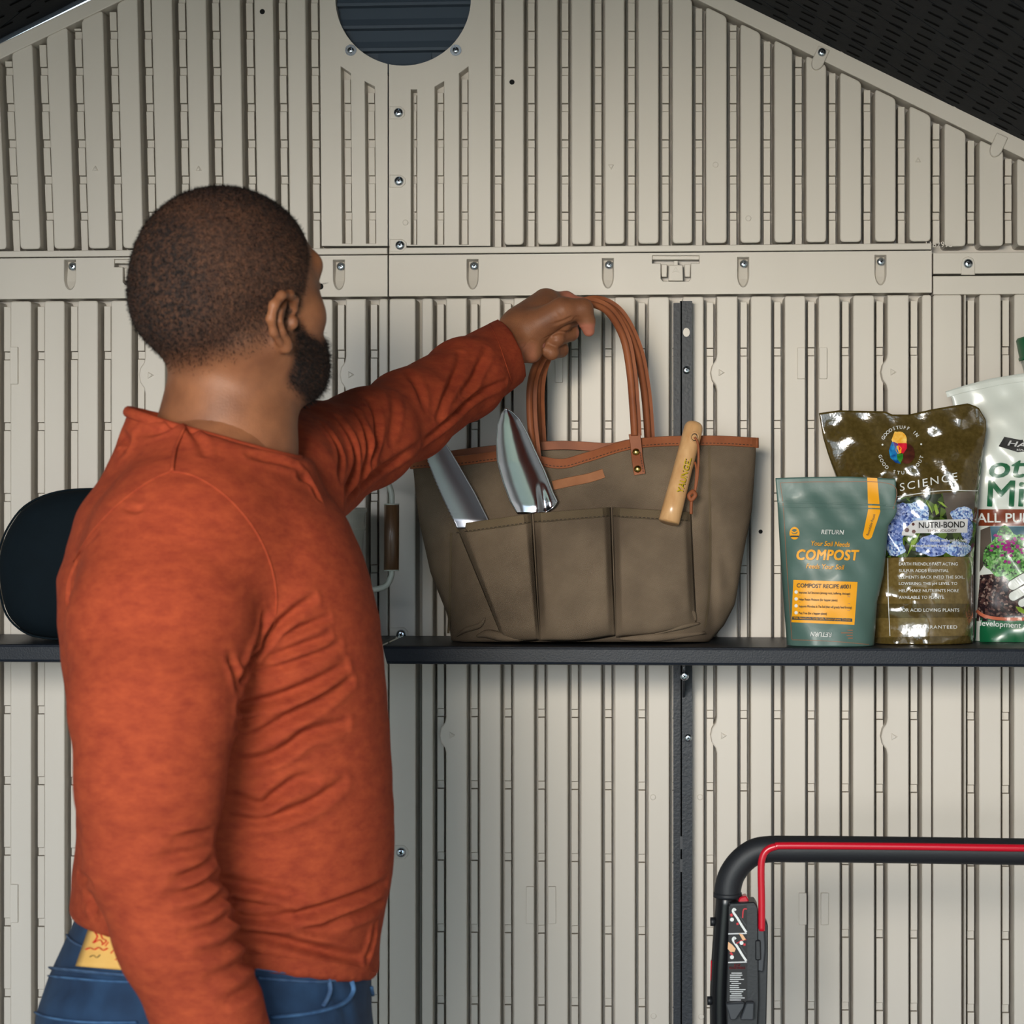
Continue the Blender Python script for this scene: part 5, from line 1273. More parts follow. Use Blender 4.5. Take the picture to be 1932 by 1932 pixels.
RA = [pw(340, 1065, -1.135), pw(304, 1190, -1.185), pw(291, 1330, -1.230), pw(283, 1480, -1.250), pw(279, 1610, -1.250), pw(330, 1765, -1.240), pw(392, 1910, -1.22), pw(455, 2050, -1.20)]
RR = [.090, .0855, .0755, .0655, .0562, .0525, .0490, .044]
LA = [pw(500, 930, -0.86), pw(585, 875, -0.74), pw(690, 828, -0.62), pw(770, 783, -0.50), pw(875, 716, -0.36), pw(975, 652, -0.225)]
LR = [.088, .066, .056, .0535, .0500, .0440]
neckA, neckB = pw(433, 700, -1.0), pw(425, 900, -0.995)
def trap(X, Y, Z, g=0.0):
    d = cap(X, Y, Z, pw(415, 850, -1.0), pw(365, 990, -1.10), .075-g, .075-g)
    d = smin(d, cap(X, Y, Z, pw(430, 860, -0.99), pw(470, 930, -0.88), .075-g, .075-g), .04)
    d = smin(d, cap(X, Y, Z, pw(345, 880, -1.0), pw(300, 1010, -1.02), .066-g, .066-g), .03)
    return d
def collar_plane(X, Y, Z):
    """height of the neckline: high at the nape, low at the throat"""
    a, b, c = pw(250, 772, -1.0), pw(555, 862, -1.02), pw(410, 824, -1.08)
    n = np.cross(b-a, c-a); n = n if n[2] > 0 else -n; n = n/np.linalg.norm(n)
    return (X-a[0])*n[0]+(Y-a[1])*n[1]+(Z-a[2])*n[2]
hemA, hemB, hemC = pw(137, 1722, -1.0), pw(712, 1846, -1.0), pw(420, 1822, -1.15)
hn = np.cross(hemB-hemA, hemC-hemA); hn = hn if hn[2] > 0 else -hn; hn = hn/np.linalg.norm(hn)
def shirt(X, Y, Z):
    t = torso(X, Y, Z); up = 1.0
    d = smax(t, Z-pw(400, 905, -1.0)[2], .05)
    d = smin(d, trap(X, Y, Z), .04)
    # raised collar round the neck
    ck = cap(X, Y, Z, pw(404, 800, -1.0), pw(404, 900, -1.0), .079, .088); d = smin(d, ck, .03)
    d = smax(d, collar_plane(X, Y, Z), .004)
    la = chain(X, Y, Z, LA, LR, .02); d = smin(d, la, .03)
    ra = chain(X, Y, Z, RA, RR, .012); kz = 0.006+0.020*sstep(Z, float(pw(300, 1240, -1.1)[2]), float(pw(300, 1060, -1.1)[2])); d = smin(d, ra, kz)
    # hem, cuff and neck opening
    d = smax(d, -((X-hemA[0])*hn[0]+(Y-hemA[1])*hn[1]+(Z-hemA[2])*hn[2])+0*X if False else np.where(ra < 0.004, -9.0, -((X-hemA[0])*hn[0]+(Y-hemA[1])*hn[1]+(Z-hemA[2])*hn[2])), .009)
    cd = LA[-1]-LA[-2]; cd = cd/np.linalg.norm(cd); cp = LA[-1]
    cn = np.array([.90, .24, .36]); cn = cn/np.linalg.norm(cn); cp = pw(963, 660, -0.245); d = smax(d, ((X-cp[0])*cn[0]+(Y-cp[1])*cn[1]+(Z-cp[2])*cn[2]), .003)
    nk = cap(X, Y, Z, pw(404, 740, -1.0), pw(410, 870, -1.0), .083, .066); d = np.maximum(d, -nk)
    wr_ = cap(X, Y, Z, LA[-1]-cd*0.03, LA[-1]+cd*0.05, .0300, .0330); d = np.maximum(d, -wr_)
    return d
lo = np.minimum.reduce([np.array(pw(90, 1000, TY)), np.array(RA[-1])-0.1, [9, -1.30, 9]]); lo = np.array([pw(85, 1000, TY)[0]-.02, -1.35, pw(400, 2080, -1.17)[2]])
hi = np.array([pw(1000, 600, -0.24)[0]+.03, -0.18, pw(900, 590, -0.25)[2]+0.03])
V, Q = nets(shirt, lo, hi, 0.0055); V = relax(V, Q, 4); V, Q = subdivide(V, Q); V = relax(V, Q, 4)
B0 = caster(V, Q); N = normals(V, Q)
FOLDS = [  # pixel path, depth in mm, half width in mm
 ([(455, 1275), (490, 1220), (520, 1185), (560, 1150), (590, 1130)], 5.0, 5), ([(450, 1290), (472, 1235), (490, 1190), (498, 1165)], 5.0, 5),
 ([(520, 1205), (570, 1185), (620, 1165)], 3.0, 4), ([(500, 1245), (560, 1222), (620, 1200)], 3.0, 4), ([(470, 1268), (530, 1258), (600, 1235), (640, 1215)], 3.0, 4.5),
 ([(450, 1335), (520, 1318), (590, 1290), (650, 1258)], 5.0, 6), ([(445, 1365), (520, 1342), (530, 1340)], 3.0, 5), ([(470, 1395), (540, 1355), (600, 1325), (660, 1285)], 5.0, 6),
 ([(440, 1440), (500, 1432), (545, 1410), (580, 1385), (650, 1365)], 5.0, 6.5), ([(430, 1500), (490, 1520), (520, 1500), (560, 1472), (590, 1468)], 4.5, 6), ([(440, 1548), (520, 1542), (590, 1515), (645, 1478)], 4.5, 6.5),
 ([(668, 1440), (680, 1400)], 2.5, 5), ([(410, 1660), (480, 1672), (560, 1690)], 4, 6), ([(430, 1703), (500, 1712), (545, 1716)], 5, 5), ([(440, 1728), (530, 1732), (600, 1718), (680, 1690), (728, 1665)], 5.5, 6),
 ([(620, 1738), (680, 1722), (720, 1705)], 4, 6), ([(455, 1762), (520, 1772), (600, 1792), (680, 1808)], 5.5, 6), ([(690, 1810), (700, 1775), (708, 1745)], 4, 5), ([(530, 1745), (590, 1755), (650, 1745)], 2.5, 6),
 # right sleeve
 ([(320, 1590), (360, 1580), (395, 1575)], 3.0, 6), ([(300, 1620), (350, 1608), (392, 1600)], 3.0, 6), ([(330, 1660), (370, 1645), (400, 1622)], 4.0, 5), ([(320, 1690), (370, 1680), (412, 1650)], 3.5, 6), ([(340, 1725), (390, 1712), (425, 1685)], 3.0, 6),
 ([(350, 1765), (400, 1750), (440, 1725)], 3.0, 6), ([(380, 1800), (420, 1790), (452, 1765)], 3.0, 6), ([(395, 1845), (440, 1828), (470, 1805)], 3.0, 6), ([(420, 1890), (460, 1872), (490, 1850)], 3.0, 6), ([(165, 1690), (172, 1700), (180, 1722)], 4, 6), ([(150, 1652), (160, 1658), (170, 1665)], 3, 5),
 ([(435, 1240), (442, 1270), (448, 1300)], 3, 6), ([(128, 1150), (135, 1090), (160, 1035), (185, 1005)], 2.0, 4), ([(235, 955), (255, 962), (270, 958)], 1.5, 4),
 # collar pulls
 ([(355, 805), (375, 830), (385, 858)], 3.0, 5), ([(330, 800), (300, 815), (262, 815)], 2.5, 5), ([(225, 820), (240, 835), (232, 850)], 3, 7), ([(470, 860), (520, 868), (560, 880)], 2.5, 5), ([(565, 900), (580, 905), (600, 940)], 3, 5),
 # reaching sleeve
 ([(640, 790), (662, 830), (668, 880), (650, 930)], 5.0, 6), ([(672, 775), (690, 820), (690, 870), (668, 925)], 4.5, 6), ([(700, 755), (712, 800), (705, 850), (690, 890)], 3.5, 6), ([(610, 800), (640, 850), (640, 900)], 3.0, 6), ([(740, 740), (745, 780), (735, 830)], 2.0, 7),
 ([(870, 668), (862, 700), (842, 745), (825, 790)], 3.5, 6), ([(920, 660), (905, 690), (890, 720), (872, 742)], 3.5, 6), ([(955, 720), (900, 745), (850, 790), (800, 832)], 4.0, 5), ([(790, 840), (740, 872), (690, 905), (650, 945)], 3.5, 6), ([(770, 700), (790, 735), (800, 770)], 2.0, 7),
]
for pts, amp, wd in FOLDS:
    ln = [p for p, n in path_on(B0, pts, 5)]
    if len(ln) > 2: fold(V, N, ln, amp/1000*1.7, wd/1000*0.85)
# gentle all-over ripple of soft jersey
rp = np.array([mnoise.noise(Vector((p[0]*13, p[1]*13, p[2]*22))) for p in V[::1]]) if len(V) < 60000 else np.sin(V[:, 0]*61+3*np.sin(V[:, 2]*37))*np.sin(V[:, 2]*83+2*np.sin(V[:, 0]*29+V[:, 1]*31))*0.5
V = V+N*(0.0010*rp)[:, None]
B1 = caster(V, Q)
man = thing('person', 'man in a rust-orange long-sleeved shirt and blue jeans reaching for the tote bag', 'person', (float(PA(420, 1900, TY)[0]), TY, 0.0))
M['shirt'] = None
def shirt_mat():
    m, nt, b = newmat('heathered_orange_jersey'); L = nt.links; Nn = nt.nodes; tc = Nn.new('ShaderNodeTexCoord')
    mp = Nn.new('ShaderNodeMapping'); mp.inputs['Scale'].default_value = (1, 1, 2.2); mp.inputs['Rotation'].default_value = (0, 0.35, 0); L.new(tc.outputs['Object'], mp.inputs[0])
    n = Nn.new('ShaderNodeTexNoise'); n.inputs['Scale'].default_value = 52; n.inputs['Detail'].default_value = 8; n.inputs['Roughness'].default_value = 0.72; L.new(mp.outputs[0], n.inputs['Vector'])
    r = Nn.new('ShaderNodeValToRGB'); r.color_ramp.elements[0].position = 0.32; r.color_ramp.elements[1].position = 0.72
    r.color_ramp.elements[0].color = lin((134, 52, 34)); r.color_ramp.elements[1].color = lin((168, 74, 44)); L.new(n.outputs[0], r.inputs[0]); L.new(r.outputs[0], b.inputs['Base Color'])
    b.inputs['Roughness'].default_value = 0.9; b.inputs['Specular IOR Level'].default_value = 0.15; b.inputs['Sheen Weight'].default_value = 0.0; b.inputs['Sheen Roughness'].default_value = 0.5
    n2 = Nn.new('ShaderNodeTexNoise'); n2.inputs['Scale'].default_value = 700; L.new(tc.outputs['Object'], n2.inputs['Vector'])
    bp = Nn.new('ShaderNodeBump'); bp.inputs['Strength'].default_value = 0.25; bp.inputs['Distance'].default_value = 0.001; L.new(n2.outputs[0], bp.inputs['Height']); L.new(bp.outputs[0], b.inputs['Normal'])
    return m
M['shirt'] = shirt_mat()
me = mesh_np('shirt', V, Q); me.materials.append(M['shirt']); so = link('shirt', me, man); so['label'] = 'rust-orange heathered long-sleeved shirt'
def seam(bvh, pts, r, name, m, parent, sub=8, sink=0.3, flat=0.6):
    ln = path_on(bvh, pts, sub)
    if len(ln) < 3: return
    q = np.array([p+n*r*(1-sink)*0.5 for p, n in ln])
    for _ in range(3): q[1:-1] = (q[:-2]+q[1:-1]*2+q[2:])/4
    mb = MB(); mb.tube(list(q), r, 8, 1, flat=flat, up=ln[0][1]); return mb.build(name, m, parent, True)
seam(B1, [(352, 790), (345, 815), (330, 850), (324, 890)], 0.0026, 'shoulder_seam', M['shirt'], so)
seam(B1, [(324, 890), (370, 900), (430, 940), (480, 1000), (510, 1065), (521, 1130), (515, 1185), (496, 1215)], 0.0011, 'armhole_seam', M['shirt'], so)
seam(B1, [(324, 890), (280, 910), (220, 955), (170, 1010), (140, 1060)], 0.0011, 'armhole_seam', M['shirt'], so)
seam(B1, [(430, 1795), (500, 1800), (580, 1810), (660, 1822), (706, 1832)], 0.0007, 'hem_seam', M['shirt'], so)
seam(B1, [(924, 612), (940, 645), (955, 690), (966, 722)], 0.0010, 'cuff_seam', M['shirt'], so)
# collar ribbing follows the neckline
ring = []
for a in np.linspace(0, 2*math.pi, 40, endpoint=False):
    c = pw(404, 815, -1.0); x, y = c[0]+0.0865*math.cos(a), c[1]+0.0865*math.sin(a)
    zz = np.linspace(c[2]-0.08, c[2]+0.08, 300); v = collar_plane(np.full(300, x), np.full(300, y), zz); ring.append((x, y, zz[np.argmin(np.abs(v))]-0.003))
mb = MB(); mb.tube(ring+[ring[0]], 0.0055, 10, 1, flat=0.8, caps=False); mb.build('collar', M['shirt'], so, True)

# ---------------------------------------------------------------- head (own frame: f forward, r right, u up)
HC = pw(432, 525, -1.01); HS = 0.935; PSI = math.radians(51)
hf = np.array([math.cos(PSI), math.sin(PSI), 0]); hr3 = np.array([math.sin(PSI), -math.cos(PSI), 0]); hu = np.array([0, 0, 1.0])
tilt = math.radians(4); hf2 = hf*math.cos(tilt)+hu*math.sin(tilt); hu2 = hu*math.cos(tilt)-hf*math.sin(tilt)
HM = np.stack([hf2, hr3, hu2])
def toloc(p): return HM@(np.asarray(p)-HC)/HS
nA, nB, nC = toloc(pw(436, 690, -0.995)), toloc(pw(426, 850, -0.99)), toloc(pw(410, 960, -1.0))
def head_base(X, Y, Z):
    d = ell(X, Y, Z, (-.006, 0, .002), (.107, .084, .095))
    d = smin(d, ell(X, Y, Z, (-.055, 0, -.03), (.052, .062, .052)), .03)       # back of the skull
    d = smin(d, ell(X, Y, Z, (.035, 0, -.042), (.068, .064, .080)), .025)       # face
    for s in (-1, 1):
        d = smin(d, cap(X, Y, Z, (.089, s*.008, .010), (.078, s*.046, .012), .013, .012), .014)   # brow
        d = smin(d, ell(X, Y, Z, (.062, s*.049, -.046), (.024, .018, .022)), .020)                # cheekbone
        d = smin(d, cap(X, Y, Z, (.002, s*.058, -.070), (.068, s*.024, -.112), .022, .020), .022)  # jaw
        d = smax(d, -ell(X, Y, Z, (.106, s*.032, -.010), (.020, .017, .011)), .010)               # eye socket
        d = smin(d, ell(X, Y, Z, (.086, s*.032, -.010), (.0125, .0125, .0115)), .003)             # eyeball under lids
    d = smin(d, cap(X, Y, Z, (.098, 0, -.004), (.119, 0, -.046), .008, .013), .012)               # nose
    for s in (-1, 1): d = smin(d, ell(X, Y, Z, (.108, s*.014, -.050), (.011, .009, .008)), .006)
    d = smin(d, ell(X, Y, Z, (.098, 0, -.080), (.016, .026, .014)), .012)                         # mouth mound
    d = smin(d, cap(X, Y, Z, (.107, -.016, -.074), (.107, .016, -.074), .005, .005), .005); d = smin(d, cap(X, Y, Z, (.105, -.014, -.084), (.105, .014, -.084), .006, .006), .005)
    d = smin(d, ell(X, Y, Z, (.080, 0, -.112), (.028, .032, .022)), .02)                          # chin
    for s in (-1, 1): d = smin(d, ell(X, Y, Z, (.066, s*.034, -.092), (.030, .020, .032)), .02)    # cheek under the beard
    nk = cap(X, Y, Z, nA, nB, .0655, .0680); d = smin(d, nk, .03)
    d = smin(d, cap(X, Y, Z, nB, nC, .064, .095), .05)
    d = smin(d, cap(X, Y, Z, (-.03, .050, -.07), nB+np.array([.035, .02, 0]), .016, .014), .02)    # neck muscle behind the ear
    return d
def head(X, Y, Z):
    d = head_base(X, Y, Z); X = X-.012; Z = Z+.009
    for s in (1, -1):
        hx = [(.010, .078, -.030), (.006, .084, -.020), (-.006, .090, -.0145), (-.022, .095, -.016), (-.034, .096, -.026), (-.037, .0935, -.040), (-.030, .089, -.054), (-.019, .0845, -.064)]
        e = chain(X, Y*s, Z, hx, [.0040, .0042, .0046, .0050, .0050, .0048, .0044, .0042], .004)
        ah = [(-.008, .083, -.022), (-.020, .089, -.030), (-.0225, .089, -.042), (-.015, .086, -.054), (-.007, .082, -.060)]
        e = smin(e, chain(X, Y*s, Z, ah, [.0030, .0036, .0040, .0038, .0034], .003), .003)
        e = smin(e, cap(X, Y*s, Z, (-.014, .083, -.028), (-.016, .081, -.052), .0052, .0052), .006)                 # shell of the concha
        e = smin(e, ell(X, Y*s, Z, (-.008, .082, -.068), (.0085, .0055, .0085)), .006)                          # lobe
        e = smin(e, ell(X, Y*s, Z, (.006, .080, -.043), (.0055, .005, .0075)), .004)                            # tragus
        e = smax(e, -ell(X, Y*s, Z, (-.006, .0885, -.045), (.0075, .007, .0085)), .003)
        e = smax(e, -ell(X, Y*s, Z, (-.012, .0965, -.0245), (.009, .006, .0055)), .003)
        d = smin(d, e, .006)
    return d
Vh, Qh = nets(head, (-.14, -.13, -.30), (.15, .13, .12), 0.0024); Vh = relax(Vh, Qh, 4)
keep = np.ones(len(Vh), bool)
Nh = normals(Vh, Qh)
f_, r_, u_ = Vh.T
ar = np.abs(r_)
# where hair and beard grow (natural colour of the scalp and cheeks)
front = np.interp(u_, [-.08, -.055, -.03, -.005, .02, .05, .075, .10], [.022, .024, .036, .048, .060, .068, .072, .05])-0.28*np.clip(.05-ar, 0, .05)*0
hair = sstep(front-f_, -.004, .010)*sstep(u_, *(-.11, -.055)) if False else sstep(front-f_, -.004, .010)
nape = np.interp(f_, [-.12, -.09, -.05, -.02, .01, .04], [-.102, -.100, -.092, -.078, -.066, -.080])
hair = hair*sstep(u_-nape, -.016, .030)
earz = (head_base(f_, r_, u_) > .0022) & (u_ < .01) & (u_ > -.09) & (f_ < .04) & (f_ > -.05)
hair[earz] = 0
cheek = np.interp(f_, [.0, .012, .03, .05, .07, .095, .12], [-.028, -.030, -.052, -.064, -.070, -.064, -.062])
jawlo = np.interp(f_, [-.01, .01, .03, .06, .10], [-.095, -.112, -.124, -.140, -.15])
beard = sstep(cheek-u_, -.006, .008)*sstep(f_, .016, .030)*sstep(u_-jawlo, -.004, .014)
beard[(ar < .022) & (f_ > .112) & (u_ > -.092) & (u_ < -.070)] = 0
beard[earz] = 0
Vh2 = Vh+Nh*(0.0040*beard*sstep(f_, .02, .05)+0.0012*hair)[:, None]
Vhw = HC+(Vh2*HS)@HM

# ---------------------------------------------------------------- reaching hand (thumb side towards the camera)
def hp(px, py, y): return PA(px, py, y)
wr0, wr1 = hp(925, 690, -0.30), hp(968, 640, -0.248)
def hand(X, Y, Z):
    d = cap(X, Y, Z, wr0, wr1, .0275, .0270)
    d = smin(d, cap(X, Y, Z, hp(985, 612, -.232), hp(1030, 574, -.195), .026, .0215), .02)            # back of the hand to the first knuckle
    d = smin(d, cap(X, Y, Z, hp(990, 632, -.238), hp(1040, 600, -.215), .027, .022), .02)
    d = smin(d, cap(X, Y, Z, hp(978, 655, -.248), hp(1002, 664, -.246), .0205, .0150), .010)          # heel of the palm
    th = chain(X, Y, Z, [hp(1005, 618, -.25), hp(1062, 586, -.255), hp(1099, 583, -.250), hp(1107, 606, -.245), hp(1111, 624, -.241)], [.0215, .0175, .0135, .0105, .0080], .006)
    d = smin(d, th, .010)
    ix = chain(X, Y, Z, [hp(1032, 570, -.190), hp(1068, 563, -.170), hp(1096, 574, -.165), hp(1104, 590, -.185)], [.016, .0092, .0085, .0075], .006)
    d = smin(d, ix, .007)
    e = chain(X, Y, Z, [hp(1040, 580, -.19), hp(1080, 580, -.178), hp(1087, 597, -.212), hp(1062, 611, -.238), hp(1045, 618, -.235)], [.016, .0105, .0110, .0108, .0090], .004); d = np.minimum(smin(d, e, .003), d)
    e = chain(X, Y, Z, [hp(1035, 595, -.19), hp(1075, 602, -.176), hp(1076, 628, -.208), hp(1050, 639, -.236), hp(1034, 641, -.234)], [.016, .0105, .0112, .0108, .0090], .004); d = np.minimum(smin(d, e, .0025), d)
    e = chain(X, Y, Z, [hp(1025, 615, -.195), hp(1055, 630, -.180), hp(1058, 660, -.208), hp(1040, 665, -.236), hp(1024, 655, -.238)], [.016, .0092, .0100, .0098, .0076], .004); d = np.minimum(smin(d, e, .0025), d)
    return d
lo_h = np.minimum.reduce([hp(920, 700, -.30), hp(1000, 700, -.24)])-.03; lo_h[1] = -.34
hi_h = hp(1135, 520, -.15)+.01; hi_h[1] = -.135
Va, Qa = nets(hand, lo_h, hi_h, 0.0017); Va = relax(Va, Qa, 3)
Ba = caster(Va, Qa); Na = normals(Va, Qa)
for pts, amp, wd in [([(1042, 612), (1062, 606), (1082, 596)], 1.4, 2.2), ([(1024, 640), (1045, 630), (1075, 624)], 1.0, 1.8), ([(1020, 664), (1040, 642), (1060, 640)], .8, 1.6), ([(1088, 612), (1098, 614), (1107, 612)], .7, 1.3), ([(1090, 618), (1098, 619), (1108, 617)], .6, 1.2), ([(1080, 605), (1086, 598), (1092, 600)], .8, 1.6),
                     ([(996, 636), (1004, 642), (1014, 645)], .9, 1.6), ([(990, 652), (998, 644), (1006, 640)], .8, 1.5), ([(968, 650), (985, 645), (996, 640)], .8, 1.6), ([(975, 668), (990, 655), (1000, 650)], .8, 1.6), ([(1045, 585), (1055, 598), (1060, 605)], .4, 1.6), ([(1052, 578), (1063, 590), (1070, 600)], .4, 1.6), ([(1038, 592), (1046, 604), (1052, 612)], .4, 1.6)]:
    ln = [p for p, n in path_on(Ba, pts, 5)]
    if len(ln) > 2: fold(Va, Na, ln, amp/1000, wd/1000, 0.3)

# ---------------------------------------------------------------- rest of the body under the clothes
hipc = [pw(395, 1900, -1.0), pw(405, 2100, -1.0)]
def legs_pts(s):
    o = np.array([0.10*s*0.28, -0.085*s, 0]); h = np.array([float(PA(405, 1900, TY)[0]), TY, 0.86])+o
    return [h, np.array([h[0]+.015, h[1]-.01*s, .50]), np.array([h[0]-.02, h[1]-.015*s, .09])]
def body(X, Y, Z):
    d = smax(torso(X, Y, Z, 0.020), Z-pw(400, 930, -1.0)[2], .05)
    d = smax(d, pw(400, 2060, -1.0)[2]-Z, .03)
    d = smin(d, trap(X, Y, Z, .018), .05)
    d = smin(d, chain(X, Y, Z, RA+[hp(505, 2150, -1.12), hp(520, 2230, -1.11)], [x-.014 for x in RR]+[.030, .026], .012), .02)
    d = smin(d, chain(X, Y, Z, LA[:-1]+[wr0, wr1], [x-.016 for x in LR[:-1]]+[.027, .0265], .02), .03)
    for s in (-1, 1):
        L_ = legs_pts(s); d = smin(d, chain(X, Y, Z, L_, [.080, .055, .040], .03), .03)
    for k in range(4):      # fingers of the hanging hand, below the frame
        b = hp(505+k*9, 2225, -1.125+0.012*k); e = hp(500+k*10, 2300-abs(k-1.4)*9, -1.125+.012*k); d = smin(d, cap(X, Y, Z, b, e, .0095, .0075), .004)
    d = smin(d, cap(X, Y, Z, hp(490, 2175, -1.14), hp(465, 2240, -1.15), .011, .009), .006)
    return d
Vb_, Qb = nets(body, (lo[0], -1.33, .03), (hi[0], -.20, 1.62), 0.010); Vb_ = relax(Vb_, Qb, 4)
# join into one skin
nh, na = len(Vhw), len(Va)
VV = np.vstack([Vhw, Va, Vb_]); QQ = np.concatenate([Qh, Qa+nh, Qb+nh+na])
me = mesh_np('body', VV, QQ)
at = me.attributes.new('hair_root', 'FLOAT', 'POINT'); hv = np.zeros(len(VV), np.float32); dens = 0.86+0.14*sstep(0.5*f_+u_, .035, .095)+0.12*sstep(-f_, .07, .10); hv[:nh] = np.clip(np.maximum(hair*dens, beard), 0, 1); at.data.foreach_set('value', hv)
at = me.attributes.new('palm', 'FLOAT', 'POINT'); pv = np.zeros(len(VV), np.float32)
fx, fy = np.array([topx(p) for p in Va]).T
pv[nh:nh+na] = np.clip(sstep(Va[:, 1], -.20, -.175)*sstep(fx, 1045, 1062)*sstep(-fy, -585, -570)+0.9*sstep(fy, 606, 616)*sstep(fx, 1085, 1092)+0.35*sstep(fy, 640, 655)*sstep(-fx, -1018, -1005), 0, 1); at.data.foreach_set('value', pv)
def skin_mat():
    m, nt, b = newmat('brown_skin'); L = nt.links; Nn = nt.nodes; tc = Nn.new('ShaderNodeTexCoord')
    n = Nn.new('ShaderNodeTexNoise'); n.inputs['Scale'].default_value = 30; n.inputs['Detail'].default_value = 6; L.new(tc.outputs['Object'], n.inputs['Vector'])
    r = Nn.new('ShaderNodeValToRGB'); r.color_ramp.elements[0].position = .3; r.color_ramp.elements[1].position = .75
    r.color_ramp.elements[0].color = lin((114, 72, 50)); r.color_ramp.elements[1].color = lin((146, 96, 66)); L.new(n.outputs[0], r.inputs[0])
    a = Nn.new('ShaderNodeAttribute'); a.attribute_name = 'hair_root'; p = Nn.new('ShaderNodeAttribute'); p.attribute_name = 'palm'
    m1 = Nn.new('ShaderNodeMix'); m1.data_type = 'RGBA'; m1.inputs[7].default_value = lin((178, 112, 92)); L.new(p.outputs['Fac'], m1.inputs[0]); L.new(r.outputs[0], m1.inputs[6])
    n3 = Nn.new('ShaderNodeTexNoise'); n3.inputs['Scale'].default_value = 240; n3.inputs['Detail'].default_value = 5; n3.inputs['Roughness'].default_value = 0.7; L.new(tc.outputs['Object'], n3.inputs['Vector'])
    mr = Nn.new('ShaderNodeMapRange'); mr.inputs[1].default_value = .38; mr.inputs[2].default_value = .58; mr.inputs[3].default_value = .70; mr.inputs[4].default_value = 1.0; L.new(n3.outputs[0], mr.inputs[0])
    mu = Nn.new('ShaderNodeMath'); mu.operation = 'MULTIPLY'; L.new(a.outputs['Fac'], mu.inputs[0]); L.new(mr.outputs[0], mu.inputs[1])
    m2 = Nn.new('ShaderNodeMix'); m2.data_type = 'RGBA'; m2.inputs[7].default_value = lin((22, 20, 21)); L.new(mu.outputs[0], m2.inputs[0]); L.new(m1.outputs[2], m2.inputs[6]); L.new(m2.outputs[2], b.inputs['Base Color'])
    rr_ = Nn.new('ShaderNodeMapRange'); rr_.inputs[3].default_value = 0.5; rr_.inputs[4].default_value = 0.85; L.new(a.outputs['Fac'], rr_.inputs[0]); L.new(rr_.outputs[0], b.inputs['Roughness']); b.inputs['Specular IOR Level'].default_value = 0.3
    b.inputs['Subsurface Weight'].default_value = 0.12; b.inputs['Subsurface Radius'].default_value = (0.9, 0.35, 0.2); b.inputs['Subsurface Scale'].default_value = 0.004
    n2 = Nn.new('ShaderNodeTexVoronoi'); n2.inputs['Scale'].default_value = 650; L.new(tc.outputs['Object'], n2.inputs['Vector'])
    hb = Nn.new('ShaderNodeMath'); hb.operation = 'MULTIPLY'; L.new(a.outputs['Fac'], hb.inputs[0]); L.new(n3.outputs[0], hb.inputs[1]); h2 = Nn.new('ShaderNodeMath'); h2.operation = 'MULTIPLY_ADD'; h2.inputs[1].default_value = 6.0; L.new(hb.outputs[0], h2.inputs[0]); L.new(n2.outputs['Distance'], h2.inputs[2])
    bp = Nn.new('ShaderNodeBump'); bp.inputs['Strength'].default_value = 0.2; bp.inputs['Distance'].default_value = 0.0008; L.new(h2.outputs[0], bp.inputs['Height']); L.new(bp.outputs[0], b.inputs['Normal'])
    return m
M['skin'] = skin_mat(); me.materials.append(M['skin']); bo = link('body', me, man)
M['hair'] = mat('black_hair', (28, 23, 22), 0.8, spec=0.1)
M['nail'] = mat('finger_nail', (150, 96, 84), 0.3)
def strands(mask, count, lmin, lmax, wd, curl, name, label, seed, lay):
    g = np.random.default_rng(seed); w_ = mask[Qh].mean(1); tri = Vhw[Qh]; ar_ = np.linalg.norm(np.cross(tri[:, 2]-tri[:, 0], tri[:, 3]-tri[:, 1]), axis=1)
    p_ = w_**1.5*ar_; p_ = p_/p_.sum(); k = g.choice(len(Qh), count, p=p_); a, b = g.random((count, 1)), g.random((count, 1)); t = tri[k]
    P0 = (t[:, 0]*(1-a)+t[:, 1]*a)*(1-b)+(t[:, 3]*(1-a)+t[:, 2]*a)*b; Nn = (Nh[Qh[k]].mean(1))@HM; Nn /= np.linalg.norm(Nn, axis=1, keepdims=True)
    dwn = lay(P0); T = dwn-Nn*np.sum(dwn*Nn, 1, keepdims=True)+g.normal(0, curl, (count, 3)); T /= np.linalg.norm(T, axis=1, keepdims=True)+1e-9
    Ln = g.uniform(lmin, lmax, (count, 1)); S = np.cross(Nn, T); S /= np.linalg.norm(S, axis=1, keepdims=True)+1e-9
    P0 = P0-Nn*0.0006; P1 = P0+(Nn*0.75+T*0.45)*Ln*0.5; P2 = P1+(Nn*0.15+T*0.85+S*g.normal(0, .4, (count, 1)))*Ln*0.5
    V_ = np.stack([P0-S*wd, P0+S*wd, P1+S*wd*.8, P1-S*wd*.8, P2+S*wd*.25, P2-S*wd*.25], 1).reshape(-1, 3); b0 = np.arange(count)*6
    Q_ = np.concatenate([np.stack([b0, b0+1, b0+2, b0+3], 1), np.stack([b0+3, b0+2, b0+4, b0+5], 1)])
    m_ = mesh_np(name, V_, Q_); m_.materials.append(M['hair']); o = link(name, m_, man); o['kind'] = 'stuff'; o['label'] = label
crown = HC+np.array([-.05, .01, .10])
def lay_hair(P_):
    d = P_-crown; return d/np.linalg.norm(d, axis=1, keepdims=True)
strands(hair, 24000, .0028, .0050, .00024, .55, 'hair', 'close-cropped black hair', 3, lay_hair)
strands(beard*sstep(f_, .012, .03), 9000, .004, .0085, .00020, .8, 'beard', 'short black beard', 4, lambda P_: np.tile(hf*0.6-hu*0.8, (len(P_), 1)))
